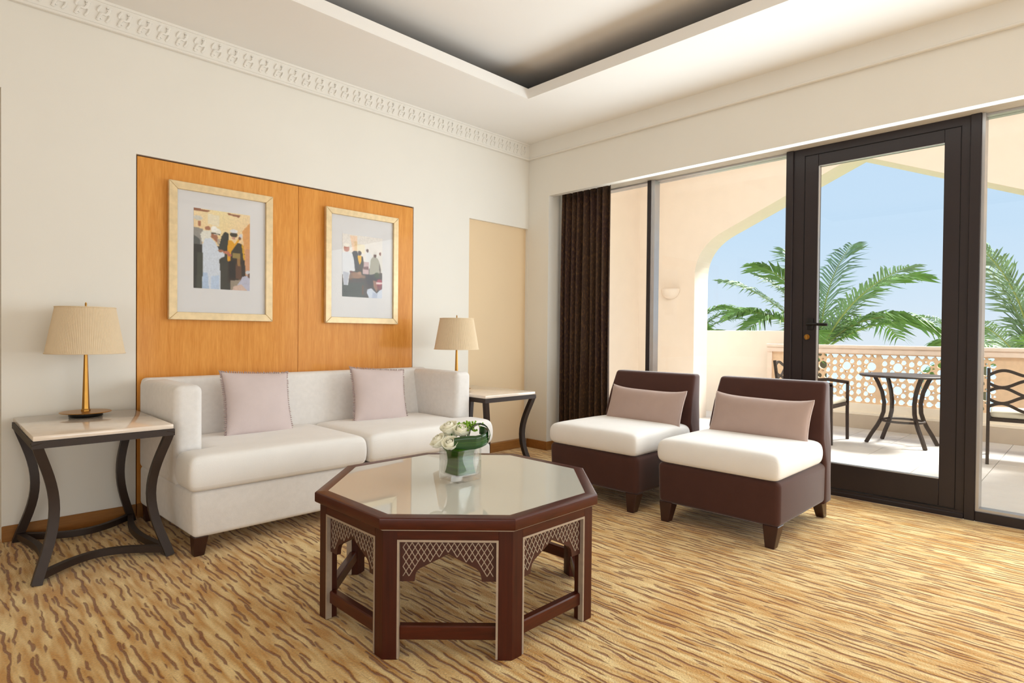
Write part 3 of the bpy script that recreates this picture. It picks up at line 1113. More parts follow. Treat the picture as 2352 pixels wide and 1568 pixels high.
# image right is about azimuth -45 degrees, image left +135
palm((8.6, PALM_A), 0.72, ring(8, 10, -10, 0, .9, rn) + [(-20, 26, 2, .95), (135, 22, 0, .95), (60, 24, 2, .95), (-50, 8, 0, 1.05), (-75, -4, 1, 1.0), (150, -2, 1, .9), (100, 12, 2, .8)],
     'green palm crown behind the railing just right of the door post')
palm((6.8, PALM_B), 0.42, ring(9, 25, -8, 2, .62, rn) + [(-50, 24, 2, .9), (135, 26, 2, .80), (100, 27, 2, .95), (60, 22, 2, .85)],
     'grey green palm crown filling the right hand window')
palm((9.0, PALM_C), 0.95, ring(8, 0, -16, 1, .55, rn) + [(-45, -6, 0, .72), (-52, 18, 1, .66)],
     'palm with fronds showing just beside the arch jamb')
palm((13.5, PALM_D), 0.55, ring(7, 30, -14, 0, .62, rn), 'distant small palm low behind the right door stile')

# ------------------------------------------------------------------ sofa
sofa = thing('sofa', 'white linen two seat sofa with square arms against the oak wall panel', 'sofa', (-2.205, -0.46, 0))
def rel(o, dx, dy, dz=0):
    o.location = (dx, dy, dz)
    return o
SX, SY = -2.205, -0.46
def sbox(x0, x1, y0, y1, z0, z1, bev, seg=4):
    return MB().box(x0 - SX, x1 - SX, y0 - SY, y1 - SY, z0, z1, bev, seg)
MB().hexa([(-3.135 - SX, -.872 - SY, .088), (-1.262 - SX, -.872 - SY, .088), (-1.252 - SX, -.06 - SY, .088), (-3.168 - SX, -.06 - SY, .088),
           (-3.140 - SX, -.868 - SY, .305), (-1.262 - SX, -.868 - SY, .305), (-1.252 - SX, -.06 - SY, .305), (-3.168 - SX, -.06 - SY, .305)], .022, 4).build('base', M_SOFA, sofa)
def arm(xa0, xa1, xb0, xb1):
    # outer-back to inner-front plan; top edges generously rounded
    t = bmesh.new()
    y0, y1 = -.650 - SY, -.055 - SY
    pts = [(xa0 - SX, y0, .29), (xa1 - SX, y0, .29), (xb1 - SX, y1, .29), (xb0 - SX, y1, .29),
           (xa0 - SX, y0, .782), (xa1 - SX, y0, .782), (xb1 - SX, y1, .782), (xb0 - SX, y1, .782)]
    return MB().hexa(pts, .034, 5)
arm(-3.155, -3.025, -3.172, -3.030).build('arm', M_SOFA, sofa)
arm(-1.390, -1.256, -1.388, -1.250).build('arm', M_SOFA, sofa)
pts = [(-3.165 - SX, -.240 - SY, .29), (-1.255 - SX, -.240 - SY, .29), (-1.255 - SX, -.050 - SY, .29), (-3.165 - SX, -.050 - SY, .29),
       (-3.165 - SX, -.135 - SY, .790), (-1.255 - SX, -.135 - SY, .790), (-1.255 - SX, -.050 - SY, .790), (-3.165 - SX, -.050 - SY, .790)]
MB().hexa(pts, .026, 5).build('backrest', M_SOFA, sofa)
def seat(x0, x1, ear):
    e = .045
    y0, ym, y1 = -.905, -.668, -.20
    if ear < 0:
        xs = [-3.165, -3.12, -3.02, -3.02 + e, -2.62, x1 - e, x1]
    else:
        xs = [x0, x0 + e, -1.80, -1.395 - e, -1.395, -1.31, -1.262]
    ys = [y0, y0 + .05, (y0 + ym) / 2, ym - .035, ym, ym + .05, -.45, y1 - .05, y1]
    def mk(cx, cy):
        out = cx < -3.02 if ear < 0 else cx > -1.395
        return not (out and cy > ym)
    o = cage([v - SX for v in xs], [v - SY for v in ys], .306, .462, lambda cx, cy: mk(cx + SX, cy + SY), crown=.014)
    return o.build('seat_cushion', M_CUSH, sofa, smooth=80, mods=[('SUBSURF', {'levels': 3, 'render_levels': 3})])
seat(-3.165, -2.236, -1)
seat(-2.230, -1.262, 1)
def taper_leg(x, y, h, w=.058, w2=.040, dx=0.0, dy=0.0):
    a, c = w / 2, w2 / 2
    return MB().hexa([(x + dx - c, y + dy - c, 0), (x + dx + c, y + dy - c, 0), (x + dx + c, y + dy + c, 0), (x + dx - c, y + dy + c, 0),
                      (x - a, y - a, h), (x + a, y - a, h), (x + a, y + a, h), (x - a, y + a, h)], .003, 1)
for x, y in ((-3.100, -.835), (-1.300, -.835), (-3.125, -.10), (-1.290, -.10)):
    taper_leg(x - SX, y - SY, .092, .064, .046, -.006 if x < -2 else .006, 0).build('leg', M_WLEG, sofa, smooth=0)

# throw pillows with fringe
def throw_pillow(cx, cy, cz, rx, rz, ry, label):
    t = thing('throw_pillow', label, 'pillow', (cx, cy, cz), 0, 'fringed pillows on the sofa')
    t.rotation_euler = Euler((rx, ry, rz), 'XYZ')
    w, h, pc = .390, .375, (.085, .05)
    pillow_mb(w, h, .135, pc).build('cover', M_PINK, t, smooth=80)
    b_ = MB()
    rnd = random.Random(int(cx * -100))
    ed = pillow_edge(w, h, pc, 16)
    n = len(ed)
    for i in range(n):
        if i // 16 == 0:
            continue                       # no fringe underneath
        p, q = ed[i], ed[(i + 1) % n]
        for f in (0.0, 0.5):
            a = p.lerp(q, f)
            o = Vector((a.x / w, 0, a.z / h))
            o = Vector((o.x if abs(o.x) > .4 else 0, rnd.uniform(-.15, .15), o.z if abs(o.z) > .4 else 0)).normalized()
            b_.tube([a - o * .006, a + o * .007, a + o * .015], .003, 5, radii=[.0022, .0046, .0016])
    o = b_.build('fringe', M_PINKD, t, smooth=60)
    o['kind'] = 'stuff'
    return t
throw_pillow(-2.635, -.345, .633, R(-19), R(2), R(3), 'dusty pink fringed pillow on the left sofa seat')
throw_pillow(-1.815, -.345, .625, R(-19), R(-7), R(4), 'dusty pink fringed pillow on the right sofa seat near the arm')

# ------------------------------------------------------------------ end tables
def end_table(loc, label):
    t = thing('end_table', label, 'side table', loc, 0, 'marble topped end tables')
    X, Y, H = .258, .365, .615
    MB().box(-X, X, -Y, Y, H - .022, H, .004, 2).build('table_top', M_STONE, t)
    b_ = MB()
    for s in (-1, 1):
        b_.box(-X - .004, X + .004, s * (Y - .010) - .014, s * (Y - .010) + .014, H - .052, H - .0225)
        b_.box(s * (X - .010) - .014, s * (X - .010) + .014, -Y + .018, Y - .018, H - .052, H - .0225)
    b_.build('rim_frame', M_IRON, t, smooth=0)
    for sx in (-1, 1):
        for sy in (-1, 1):
            pts = []
            for i in range(17):
                f = i / 16
                d = .066 * math.sin(PI * f) ** 1.15
                pts.append((sx * (X - .012 - d), sy * (Y - .010 - d * .8), (H - .03) * (1 - f)))
            MB().tube(pts, .017, rect=(.036, .030), up=Vector((0, 1, 0))).build('leg', M_IRON, t, smooth=50)
    for s in (-1, 1):
        pts = [((X - .02) * (2 * i / 16 - 1), s * (Y - .02 - .145 * math.sin(PI * i / 16)), .030) for i in range(17)]
        MB().tube(pts, .01, rect=(.026, .030), up=Vector((0, 0, 1))).build('stretcher', M_IRON, t, smooth=50)
        pts = [(s * (X - .02 - .05 * math.sin(PI * i / 16)), (Y - .02) * (2 * i / 16 - 1), .030) for i in range(17)]
        MB().tube(pts, .01, rect=(.026, .030), up=Vector((0, 0, 1))).build('stretcher', M_IRON, t, smooth=50)
    return t
TL = (-3.446, -.392, 0)
TR = (-0.960, -.395, 0)
end_table(TL, 'marble topped end table with bowed iron legs left of the sofa')
end_table(TR, 'marble topped end table with bowed iron legs between sofa and corner')

# table lamps
def table_lamp(loc, label):
    t = thing('table_lamp', label, 'lamp', loc, 0, 'pleated shade table lamps')
    MB().lathe([(.0001, 0), (.070, 0), (.072, .003), (.072, .020), (.0001, .020)], 40).build('foot', M_BLACK, t)
    MB().lathe([(.0001, .0202), (.108, .0202), (.110, .022), (.108, .024), (.03, .026), (.0001, .026)], 48).build('plate', M_BRASS, t)
    MB().lathe([(.020, .026), (.020, .031), (.0165, .038), (.0155, .06), (.0075, .34), (.0075, .36)], 6).build('stem', M_BRASS, t, smooth=20)
    b_ = MB()
    n = 260
    def shade(u, v):
        a = 2 * PI * u
        r0 = .167 + (.126 - .167) * v
        k = round(u * n) % 2
        r = r0 + (.0010 if k else -.0010)
        return Vector((r * math.cos(a), r * math.sin(a), .318 + .232 * v))
    b_.grid(shade, n, 2, close_u=True)
    b_.build('shade', M_SHADE, t, smooth=0, mods=[('SOLIDIFY', {'thickness': .002, 'offset': -1})])
    for r, z in ((.168, .319), (.127, .549)):
        MB().tube([(r * math.cos(2 * PI * i / 48), r * math.sin(2 * PI * i / 48), z) for i in range(48)], .003, 6, closed=True).build('shade_rim', M_SHADE, t)
    b_ = MB()
    b_.tube([(0, 0, .36), (0, 0, .575)], .003, 8)
    for a in (0, 2 * PI / 3, 4 * PI / 3):
        b_.tube([(0, 0, .546), (.126 * math.cos(a), .126 * math.sin(a), .546)], .002, 6)
    b_.lathe([(.0005, .548), (.006, .550), (.004, .560), (.005, .568), (.0005, .576)], 10)
    b_.build('finial', M_BRASS, t)
    return t
table_lamp((-3.435, -.190, .6155), 'brass table lamp with pleated cream shade on the left end table')
table_lamp((-1.165, -.375, .6155), 'brass table lamp with cream shade behind the right sofa arm')

# ------------------------------------------------------------------ pictures
def raster(nx, ny, polys, base, noise, seed):
    rnd = random.Random(seed)
    def ins(q, x, y):
        c = False
        j = len(q) - 1
        for i in range(len(q)):
            if (q[i][1] > y) != (q[j][1] > y) and x < (q[j][0] - q[i][0]) * (y - q[i][1]) / (q[j][1] - q[i][1] + 1e-12) + q[i][0]:
                c = not c
            j = i
        return c
    bx = []
    for c, q in polys:
        bx.append((min(p[0] for p in q), max(p[0] for p in q), min(p[1] for p in q), max(p[1] for p in q), c, q))
    out = []
    for j in range(ny):
        for i in range(nx):
            x, y = (i + .5) / nx, (j + .5) / ny
            c = base(x, y)
            for a0, a1, b0, b1, cc, q in bx:
                if a0 <= x <= a1 and b0 <= y <= b1 and ins(q, x, y):
                    c = cc
            k = 1 + rnd.uniform(-noise, noise)
            out.append(tuple(min(255, v * k) for v in c))
    for _ in range(1):
        src = list(out)
        for j in range(1, ny - 1):
            for i in range(1, nx - 1):
                k = j * nx + i
                out[k] = tuple((4 * src[k][c] + src[k - 1][c] + src[k + 1][c] + src[k - nx][c] + src[k + nx][c]) / 8 for c in range(3))
    return out
def ell(cx, cy, rx, ry, n=14):
    return [(cx + rx * math.cos(2 * PI * i / n), cy + ry * math.sin(2 * PI * i / n)) for i in range(n)]
def picture(x0, x1, z0, z1, bw, px0, px1, pz0, pz1, polys, base, label, seed):
    cx = (x0 + x1) / 2
    t = thing('framed_picture', label, 'picture', (cx, -.001, z0), 0, 'framed photographs above the sofa')
    x0 -= cx; x1 -= cx; px0 -= cx; px1 -= cx
    H = z1 - z0; pz0 -= z0; pz1 -= z0
    def bar(q):
        b_ = MB()
        tq = bmesh.new()
        fr = [tq.verts.new((p[0], -.030, p[1])) for p in q]
        bk = [tq.verts.new((p[0], -.001, p[1])) for p in q]
        tq.faces.new(fr)
        tq.faces.new(list(reversed(bk)))
        for i in range(4):
            tq.faces.new((fr[i], bk[i], bk[(i + 1) % 4], fr[(i + 1) % 4]))
        bmesh.ops.recalc_face_normals(tq, faces=list(tq.faces))
        bmesh.ops.bevel(tq, geom=list(tq.edges), offset=.0025, segments=1, affect='EDGES')
        b_._merge(tq)
        b_.build('frame_bar', M_GILT, t, smooth=0)
    w = bw
    bar([(x0, 0), (x1, 0), (x1 - w, w), (x0 + w, w)])
    bar([(x0, H), (x0 + w, H - w), (x1 - w, H - w), (x1, H)])
    bar([(x0, 0), (x0 + w, w), (x0 + w, H - w), (x0, H)])
    bar([(x1, 0), (x1, H), (x1 - w, H - w), (x1 - w, w)])
    MB().box(x0 + w, x1 - w, -.014, -.004, w, H - w).build('mat_board', M_MAT, t, smooth=0)
    nx, ny = 84, 120
    cols = raster(nx, ny, polys, base, .05, seed)
    tq = bmesh.new()
    lay = tq.loops.layers.float_color.new('print')
    V = [[tq.verts.new((px0 + (px1 - px0) * i / nx, -.0150, pz1 - (pz1 - pz0) * j / ny)) for i in range(nx + 1)] for j in range(ny + 1)]
    for j in range(ny):
        for i in range(nx):
            f = tq.faces.new((V[j][i], V[j + 1][i], V[j + 1][i + 1], V[j][i + 1]))
            c = lin(cols[j * nx + i])
            for lp in f.loops:
                lp[lay] = c
    b_ = MB()
    b_.bm.free()
    b_.bm = tq
    b_.build('photo_print', M_PRINT, t, smooth=0)
    MB().box(x0 + w - .001, x1 - w + .001, -.0205, -.0195, w - .001, H - w + .001).build('pane', M_PICG, t, smooth=0)
    return t
SKIN = (168, 112, 84)
P1 = [((236, 224, 196), [(.24, .05), (.44, .06), (.44, .20), (.24, .18)]),
      ((150, 96, 66), [(0, 0), (.28, .01), (.24, .03), (0, .03)]),
      ((150, 96, 66), [(.58, .01), (.82, .02), (.80, .05), (.60, .03)]),
      ((222, 160, 96), [(.86, .22), (1, .10), (1, .80), (.92, .75)]),
      ((206, 150, 110), [(.92, .45), (1, .45), (1, .82), (.92, .80)]),
      ((150, 146, 140), [(0, .24), (.16, .25), (.14, .45), (0, .48)]),
      ((210, 206, 196), ell(.07, .12, .08, .03)), (SKIN, ell(.095, .19, .03, .035)),
      ((90, 92, 90), [(0, .34), (.10, .38), (.12, .55), (0, .55)]),
      ((46, 44, 40), [(0, .45), (.14, .45), (.16, 1), (0, 1)]),
      ((66, 68, 58), [(.06, .55), (.30, .55), (.40, 1), (.05, 1)]),
      ((226, 224, 214), [(.11, .32), (.16, .27), (.29, .26), (.30, .42), (.14, .42)]), (SKIN, ell(.24, .235, .05, .025)),
      ((52, 52, 46), [(.42, .50), (.48, .32), (.54, .255), (.60, .27), (.62, .40), (.58, .55), (.64, 1), (.42, 1)]),
      ((58, 56, 48), [(.44, .5), (.60, .5), (.62, 1), (.46, 1)]),
      ((48, 34, 26), [(.60, .55), (.90, .52), (.92, .85), (.84, .88), (.60, .9)]),
      ((30, 22, 18), [(.62, .62), (.72, .62), (.74, .84), (.62, .84)]),
      ((92, 62, 44), [(.74, .66), (.84, .66), (.84, .86), (.74, .85)]),
      ((58, 50, 30), [(.70, .40), (.80, .38), (.86, .40), (.90, .60), (.70, .60)]),
      ((226, 160, 22), [(.60, .36), (.66, .36), (.72, .40), (.80, .31), (.80, .35), (.66, .50), (.64, .62), (.59, .64), (.58, .48)]),
      ((210, 160, 30), [(.84, .38), (.88, .41), (.91, .60), (.88, .60)]),
      ((150, 128, 70), [(.68, .52), (.82, .52), (.82, .58), (.68, .58)]),
      ((150, 110, 60), [(.76, .58), (.82, .58), (.82, .68), (.77, .68)]),
      ((64, 58, 44), ell(.70, .28, .07, .035)), ((222, 222, 226), ell(.70, .235, .075, .025)), ((200, 150, 130), ell(.70, .325, .03, .02)),
      ((214, 214, 220), ell(.83, .29, .03, .03)), ((120, 80, 60), ell(.81, .32, .025, .02)),
      ((208, 216, 230), [(.19, .37), (.30, .355), (.37, .40), (.42, .47), (.44, .53), (.53, .51), (.53, .575), (.46, .605), (.44, .62), (.47, .85), (.46, 1), (.14, 1), (.16, .66), (.14, .46)]),
      ((176, 196, 224), [(.16, .80), (.24, .80), (.26, 1), (.14, 1)]), ((186, 204, 230), [(.30, .84), (.44, .82), (.44, 1), (.30, 1)]),
      (SKIN, [(.30, .30), (.40, .30), (.42, .36), (.41, .41), (.34, .37), (.29, .34)]), ((176, 160, 144), [(.40, .35), (.45, .36), (.44, .44), (.40, .42)]),
      ((238, 234, 222), ell(.385, .265, .09, .045)), ((246, 244, 238), ell(.35, .235, .06, .035)), ((90, 82, 70), [(.30, .285), (.46, .29), (.45, .305), (.30, .30)]),
      (SKIN, ell(.47, .505, .05, .018)), ((190, 120, 96), ell(.57, .52, .06, .02)), ((180, 100, 90), ell(.63, .55, .04, .02)),
      ((150, 138, 122), [(.64, .88), (.82, .86), (.80, 1), (.64, 1)]),
      ((186, 186, 206), [(.80, .90), (.86, .82), (.95, .80), (1, .84), (1, 1), (.70, 1)]), ((208, 180, 166), [(.70, .95), (.84, .92), (.96, 1), (.68, 1)]),
      ((200, 200, 206), ell(.97, .76, .05, .03)), ((110, 84, 76), ell(.99, .80, .03, .03))]
def base1(x, y):
    return (240 - 10 * y, 214 - 30 * y + 16 * (.5 - abs(x - .45)), 170 - 30 * y) if y < .45 else (62, 56, 48)
P2 = [((240, 208, 180), [(.18, .02), (.36, .02), (.36, .30), (.26, .30)]), ((230, 196, 150), [(.28, .10), (.36, .10), (.36, .28), (.28, .28)]),
      ((236, 226, 200), [(.36, .14), (.55, .14), (.55, .28), (.36, .28)]),
      ((62, 48, 42), [(.08, .55), (1, .52), (1, 1), (0, 1), (0, .6)]), ((54, 58, 50), [(0, .78), (.55, .76), (.55, 1), (0, 1)]),
      ((226, 226, 226), [(.58, .26), (.66, .25), (.74, .30), (.76, .52), (.56, .52)]), ((92, 62, 54), ell(.615, .23, .03, .028)),
      ((222, 218, 212), [(.86, .30), (1, .28), (1, .58), (.88, .56)]), ((130, 84, 70), ell(.945, .26, .025, .03)),
      ((198, 170, 172), [(.48, .42), (.66, .42), (.66, .62), (.50, .62)]), ((120, 84, 84), [(.50, .50), (.64, .49), (.64, .54), (.52, .54)]),
      ((170, 166, 150), [(.70, .36), (.78, .31), (.88, .34), (.96, .46), (.92, .60), (.66, .62)]), ((104, 92, 80), [(.92, .42), (.97, .52), (.96, .60), (.92, .54)]),
      ((94, 62, 48), ell(.81, .30, .035, .032)), ((218, 212, 204), ell(.81, .255, .035, .025)),
      ((44, 42, 48), [(.22, .30), (.28, .26), (.36, .26), (.40, .34), (.40, .58), (.28, .58)]),
      ((62, 50, 36), [(.38, .33), (.50, .33), (.53, .46), (.48, .60), (.38, .60)]), ((232, 176, 16), [(.365, .33), (.47, .32), (.46, .42), (.42, .48), (.385, .40)]),
      ((60, 40, 40), ell(.42, .285, .045, .038)),
      ((50, 42, 26), [(.24, .55), (.48, .54), (.50, .62), (.24, .66)]),
      ((148, 108, 80), ell(.34, .65, .15, .055)), ((170, 130, 100), ell(.42, .61, .05, .03)), ((120, 88, 66), ell(.20, .68, .06, .05)), ((126, 96, 76), ell(.52, .665, .05, .03)),
      ((48, 36, 36), [(.58, .64), (.72, .62), (.88, .58), (.90, .72), (.66, .80), (.58, .74)]), ((66, 72, 40), ell(.86, .62, .06, .05)),
      ((110, 68, 40), [(.49, .80), (.52, .80), (.52, .96), (.49, .96)]),
      ((220, 222, 228), [(0, .30), (.12, .28), (.24, .30), (.28, .40), (.31, .58), (.20, .60), (.17, .66), (.14, .82), (.04, .82), (0, .62)]),
      ((180, 184, 198), [(.02, .60), (.16, .62), (.12, .82), (.05, .82)]), ((186, 122, 104), ell(.10, .235, .07, .05)), ((244, 238, 228), ell(.10, .175, .075, .035)),
      ((104, 60, 54), ell(.22, .60, .04, .02)),
      ((204, 212, 228), [(.62, .86), (.72, .84), (.86, .92), (.94, .86), (1, .84), (1, 1), (.66, 1), (.60, .92)]), ((176, 186, 210), [(.76, .90), (.88, .93), (.86, 1), (.74, 1)]),
      ((150, 104, 84), [(.76, .70), (.84, .72), (.90, .80), (.86, .90), (.78, .82)]), ((156, 54, 72), ell(.93, .74, .08, .06)), ((224, 200, 196), [(.84, .73), (1, .73), (1, .76), (.84, .77)]),
      ((120, 46, 56), [(.86, .78), (1, .78), (.98, .86), (.90, .86)])]
def base2(x, y):
    return (232, 226, 220) if y < .5 else (150, 130, 120)
picture(-3.018, -2.417, 1.117, 1.920, .045, -2.883, -2.558, 1.307, 1.781, P1, base1,
        'larger looking left framed photo, man in white robe at a market', 11)
picture(-2.049, -1.457, 1.117, 1.921, .043, -1.918, -1.591, 1.307, 1.752, P2, base2,
        'right framed photo, seated crowd at an animal market, above the sofa', 12)

# ------------------------------------------------------------------ octagonal coffee table
CX, CY, ROT = -2.4744, -1.9937, R(157.756)
cof = thing('coffee_table', 'octagonal dark wood coffee table with carved arches and glass top', 'coffee table', (CX, CY, 0))
RT, RL, RI, HT = .565, .5453, .518, .463
def octo(r, a0=0.0):
    return [(r * math.cos(a0 + PI / 4 * k), r * math.sin(a0 + PI / 4 * k)) for k in range(8)]
# wood border: eight mitred boards
def board():
    t = bmesh.new()
    A = PI / 8
    o1, o2 = (RT * math.cos(A), -RT * math.sin(A)), (RT * math.cos(A), RT * math.sin(A))
    i1, i2 = (RI * math.cos(A), -RI * math.sin(A)), (RI * math.cos(A), RI * math.sin(A))
    b_ = MB()
    b_.hexa([(*i1, .424), (*o1, .424), (*o2, .424), (*i2, .424), (*i1, HT), (*o1, HT), (*o2, HT), (*i2, HT)], .0)
    bm_ = b_.bm
    ed = [e for e in bm_.edges if all(v.co.x > RT * math.cos(A) - 1e-4 for v in e.verts) and abs(e.verts[0].co.z - e.verts[1].co.z) < 1e-4]
    bmesh.ops.bevel(bm_, geom=ed, offset=.006, segments=3, affect='EDGES', profile=.5)
    return b_
AP = math.cos(PI / 8)
def spin(o, k, half=True):
    o.rotation_euler = (0, 0, ROT + (PI / 8 if half else 0) + PI / 4 * k)
    return o
def eight(first, half=True):
    spin(first, 0, half)
    for k in range(1, 8):
        c = first.copy()
        COL.objects.link(c)
        c.parent = first.parent
        spin(c, k, half)
        for ch in first.children:
            d = ch.copy()
            COL.objects.link(d)
            d.parent = c
M_MAHOGY = wood('mahogany_board', (56, 17, 6), (84, 32, 14), 0.34, 'Y', 6.0, 0.15)
eight(board().build('top_board', M_MAHOGY, cof, smooth=30))
gl = MB().prism(octo(RI - .0005, ROT), .034, Matrix.Translation((0, 0, .4285))).build('glass_top', M_MIRROR, cof, smooth=0)
gl['label'] = 'reflective bronze glass inset'
# apron boards and inlay lines
ap = RL * AP
ed2 = RL * math.sin(PI / 8)                 # half edge of the leg octagon
LW = .046
eight(MB().box(ap - .026, ap, -ed2 + LW, ed2 - LW, .388, .4185).build('apron', M_MAHOGY, cof, smooth=0))
b = MB()
b.hexa([(ap - .02, -ed2 + .008, .4185), (ap + .004, -ed2 - .0015, .4185), (ap + .004, ed2 + .0015, .4185), (ap - .02, ed2 - .008, .4185),
        (ap - .02, -ed2 + .008, .4240), (ap + .004, -ed2 - .0015, .4240), (ap + .004, ed2 + .0015, .4240), (ap - .02, ed2 - .008, .4240)])
eight(b.build('inlay_line', M_INLAY, cof, smooth=0))
b = MB()
w = ed2 - LW
b.box(ap - .020, ap + .0012, -w, -w + .007, 0.004, .388)
b.box(ap - .020, ap + .0012, w - .007, w, 0.004, .388)
b.box(ap - .020, ap + .0012, -w + .007, w - .007, .381, .388)
eight(b.build('inlay_border', M_INLAY, cof, smooth=0))
# legs straddling the corners
def leg_poly():
    V = Vector((RL, 0))
    d1 = Vector((math.cos(PI / 2 + PI / 8), math.sin(PI / 2 + PI / 8)))
    d2 = Vector((d1.x, -d1.y))
    n1 = Vector((-math.cos(PI / 8), -math.sin(PI / 8)))
    n2 = Vector((n1.x, -n1.y))
    th = .044
    return [V, V + d1 * LW, V + d1 * LW + n1 * th, V + Vector((-.060, 0)), V + d2 * LW + n2 * th, V + d2 * LW]
eight(MB().prism([tuple(p) for p in leg_poly()], .4185, bev=.0015).build('leg', M_MAHOGV, cof, smooth=0), False)
# carved arch panel with lattice
W2 = w - .007
zt, zb = .381, .249
_hp = [(0.0, zt), (0.0, zb), (.0465, zb), (.0486, zb + .017), (.0540, zb + .032), (.0645, zb + .042), (.107, zb + .0635), (.132, zb + .076), (W2, zb + .090)]
prof = [(-W2 + x, z) for x, z in _hp] + [(W2 - x, z) for x, z in reversed(_hp[:-1])]
mtp = Matrix(((0, 0, 1, ap - .030), (1, 0, 0, 0), (0, 1, 0, 0), (0, 0, 0, 1)))
pan = MB().prism(prof, .016, mtp).build('arch_panel', M_DARKW, cof, smooth=0)
def pin(q, x, y):
    c = False
    j = len(q) - 1
    for i in range(len(q)):
        if (q[i][1] > y) != (q[j][1] > y) and x < (q[j][0] - q[i][0]) * (y - q[i][1]) / (q[j][1] - q[i][1] + 1e-12) + q[i][0]:
            c = not c
        j = i
    return c
def clear(x, y, m):
    return all(pin(prof, x + m * math.cos(a * PI / 3), y + m * math.sin(a * PI / 3)) for a in range(6))
b = MB()
ndx = 15
pu, pv = (2 * W2 - .020) / ndx, .0310
xl = ap - .0135
tlat = bmesh.new()
def strip(ya, za, yb, zb_):
    dv = Vector((yb - ya, zb_ - za)).normalized()
    nn = Vector((-dv.y, dv.x)) * .0012
    q = [(ya + nn.x, za + nn.y), (ya - nn.x, za - nn.y), (yb - nn.x, zb_ - nn.y), (yb + nn.x, zb_ + nn.y)]
    lo = [tlat.verts.new((xl - .001, *p)) for p in q]
    hi = [tlat.verts.new((xl + .0015, *p)) for p in q]
    tlat.faces.new(hi)
    for i in range(4):
        tlat.faces.new((lo[i], lo[(i + 1) % 4], hi[(i + 1) % 4], hi[i]))
for i in range(ndx * 2):
    for j in range(10):
        ya, yb = -W2 + .010 + pu / 2 * i, -W2 + .010 + pu / 2 * (i + 1)
        zh, zl = zt - .006 - pv / 2 * j, zt - .006 - pv / 2 * (j + 1)
        if (i + j) % 2 == 0:
            sgm = (ya, zl, yb, zh)
        else:
            sgm = (ya, zh, yb, zl)
        mx_, mz_ = (ya + yb) / 2, (zh + zl) / 2
        if clear(sgm[0], sgm[1], .0045) and clear(sgm[2], sgm[3], .0045) and clear(mx_, mz_, .0045):
            strip(*sgm)
bmesh.ops.recalc_face_normals(tlat, faces=list(tlat.faces))
b._merge(tlat)
lat = b.build('lattice', M_INLAY, pan, smooth=0)
lat['label'] = 'silver diamond lattice'
eight(pan)
eight(MB().box(ap - .042, ap - .012, -ed2 + .030, ed2 - .030, .058, .104, .004, 1).build('stretcher', M_MAHOGY, cof, smooth=0))

# ------------------------------------------------------------------ vase with flowers
VX, VY, VZ = -2.478, -1.992, HT + .0003
va = thing('glass_vase', 'square clear glass vase on the coffee table', 'vase', (VX, VY, VZ))
hs, ht, wt = .0605, .125, .0055
t = bmesh.new()
def ringq(h_, z):
    return [t.verts.new((sx * h_, sy * h_, z)) for sx, sy in ((-1, -1), (1, -1), (1, 1), (-1, 1))]
ro0, ro1 = ringq(hs, 0), ringq(hs, ht)
ri1, ri0 = ringq(hs - wt, ht), ringq(hs - wt, .022)
for A, B in ((ro0, ro1), (ro1, ri1), (ri1, ri0)):
    for i in range(4):
        t.faces.new((A[i], A[(i + 1) % 4], B[(i + 1) % 4], B[i]))
t.faces.new(list(reversed(ro0)))
t.faces.new(ri0)
bmesh.ops.recalc_face_normals(t, faces=list(t.faces))
bmesh.ops.bevel(t, geom=list(t.edges), offset=.0018, segments=2, affect='EDGES')
b = MB(); b._merge(t)
b.build('vase_body', M_GLASS, va, smooth=50)
b = MB()
def lining(u, v):
    a = 2 * PI * u
    c, s = math.cos(a), math.sin(a)
    k = 1 / max(abs(c), abs(s))
    k = k ** .8
    r = (.0445 + .006 * abs(v - .45) ** 1.2) * k * (1 - .12 * math.sin(PI * v))
    return Vector((r * c, r * s, .0245 + .105 * v))
b.grid(lining, 48, 10, close_u=True)
b.build('leaf_lining', M_LEAF2, va, smooth=70)['label'] = 'banded green leaf lining the glass'

PET = []
for i in range(3):
    b = MB()
    def pet(u, v, i=i):
        a = (u - .5) * (2.5, 2.1, 1.9)[i]
        Rm = (.0135, .0200, .0265)[i]
        prof_ = ((.35, .85, 1.0, .86, .62), (.35, .85, 1.0, .98, .86), (.30, .80, 1.0, 1.10, 1.28))[i]
        f = v * 4
        k = min(3, int(f)); q = f - k
        q = q * q * (3 - 2 * q)
        r = Rm * (prof_[k] * (1 - q) + prof_[k + 1] * q)
        top = (.024, .021, .013)[i] - .008 * (2 * u - 1) ** 2
        z = -.020 + (top + .020) * v
        return Vector((r * math.cos(a), r * math.sin(a), z))
    b.grid(pet, 11, 9)
    o = b.build('petal', M_ROSE, None, smooth=80, mods=[('SOLIDIFY', {'thickness': .0009})])
    PET.append(o)
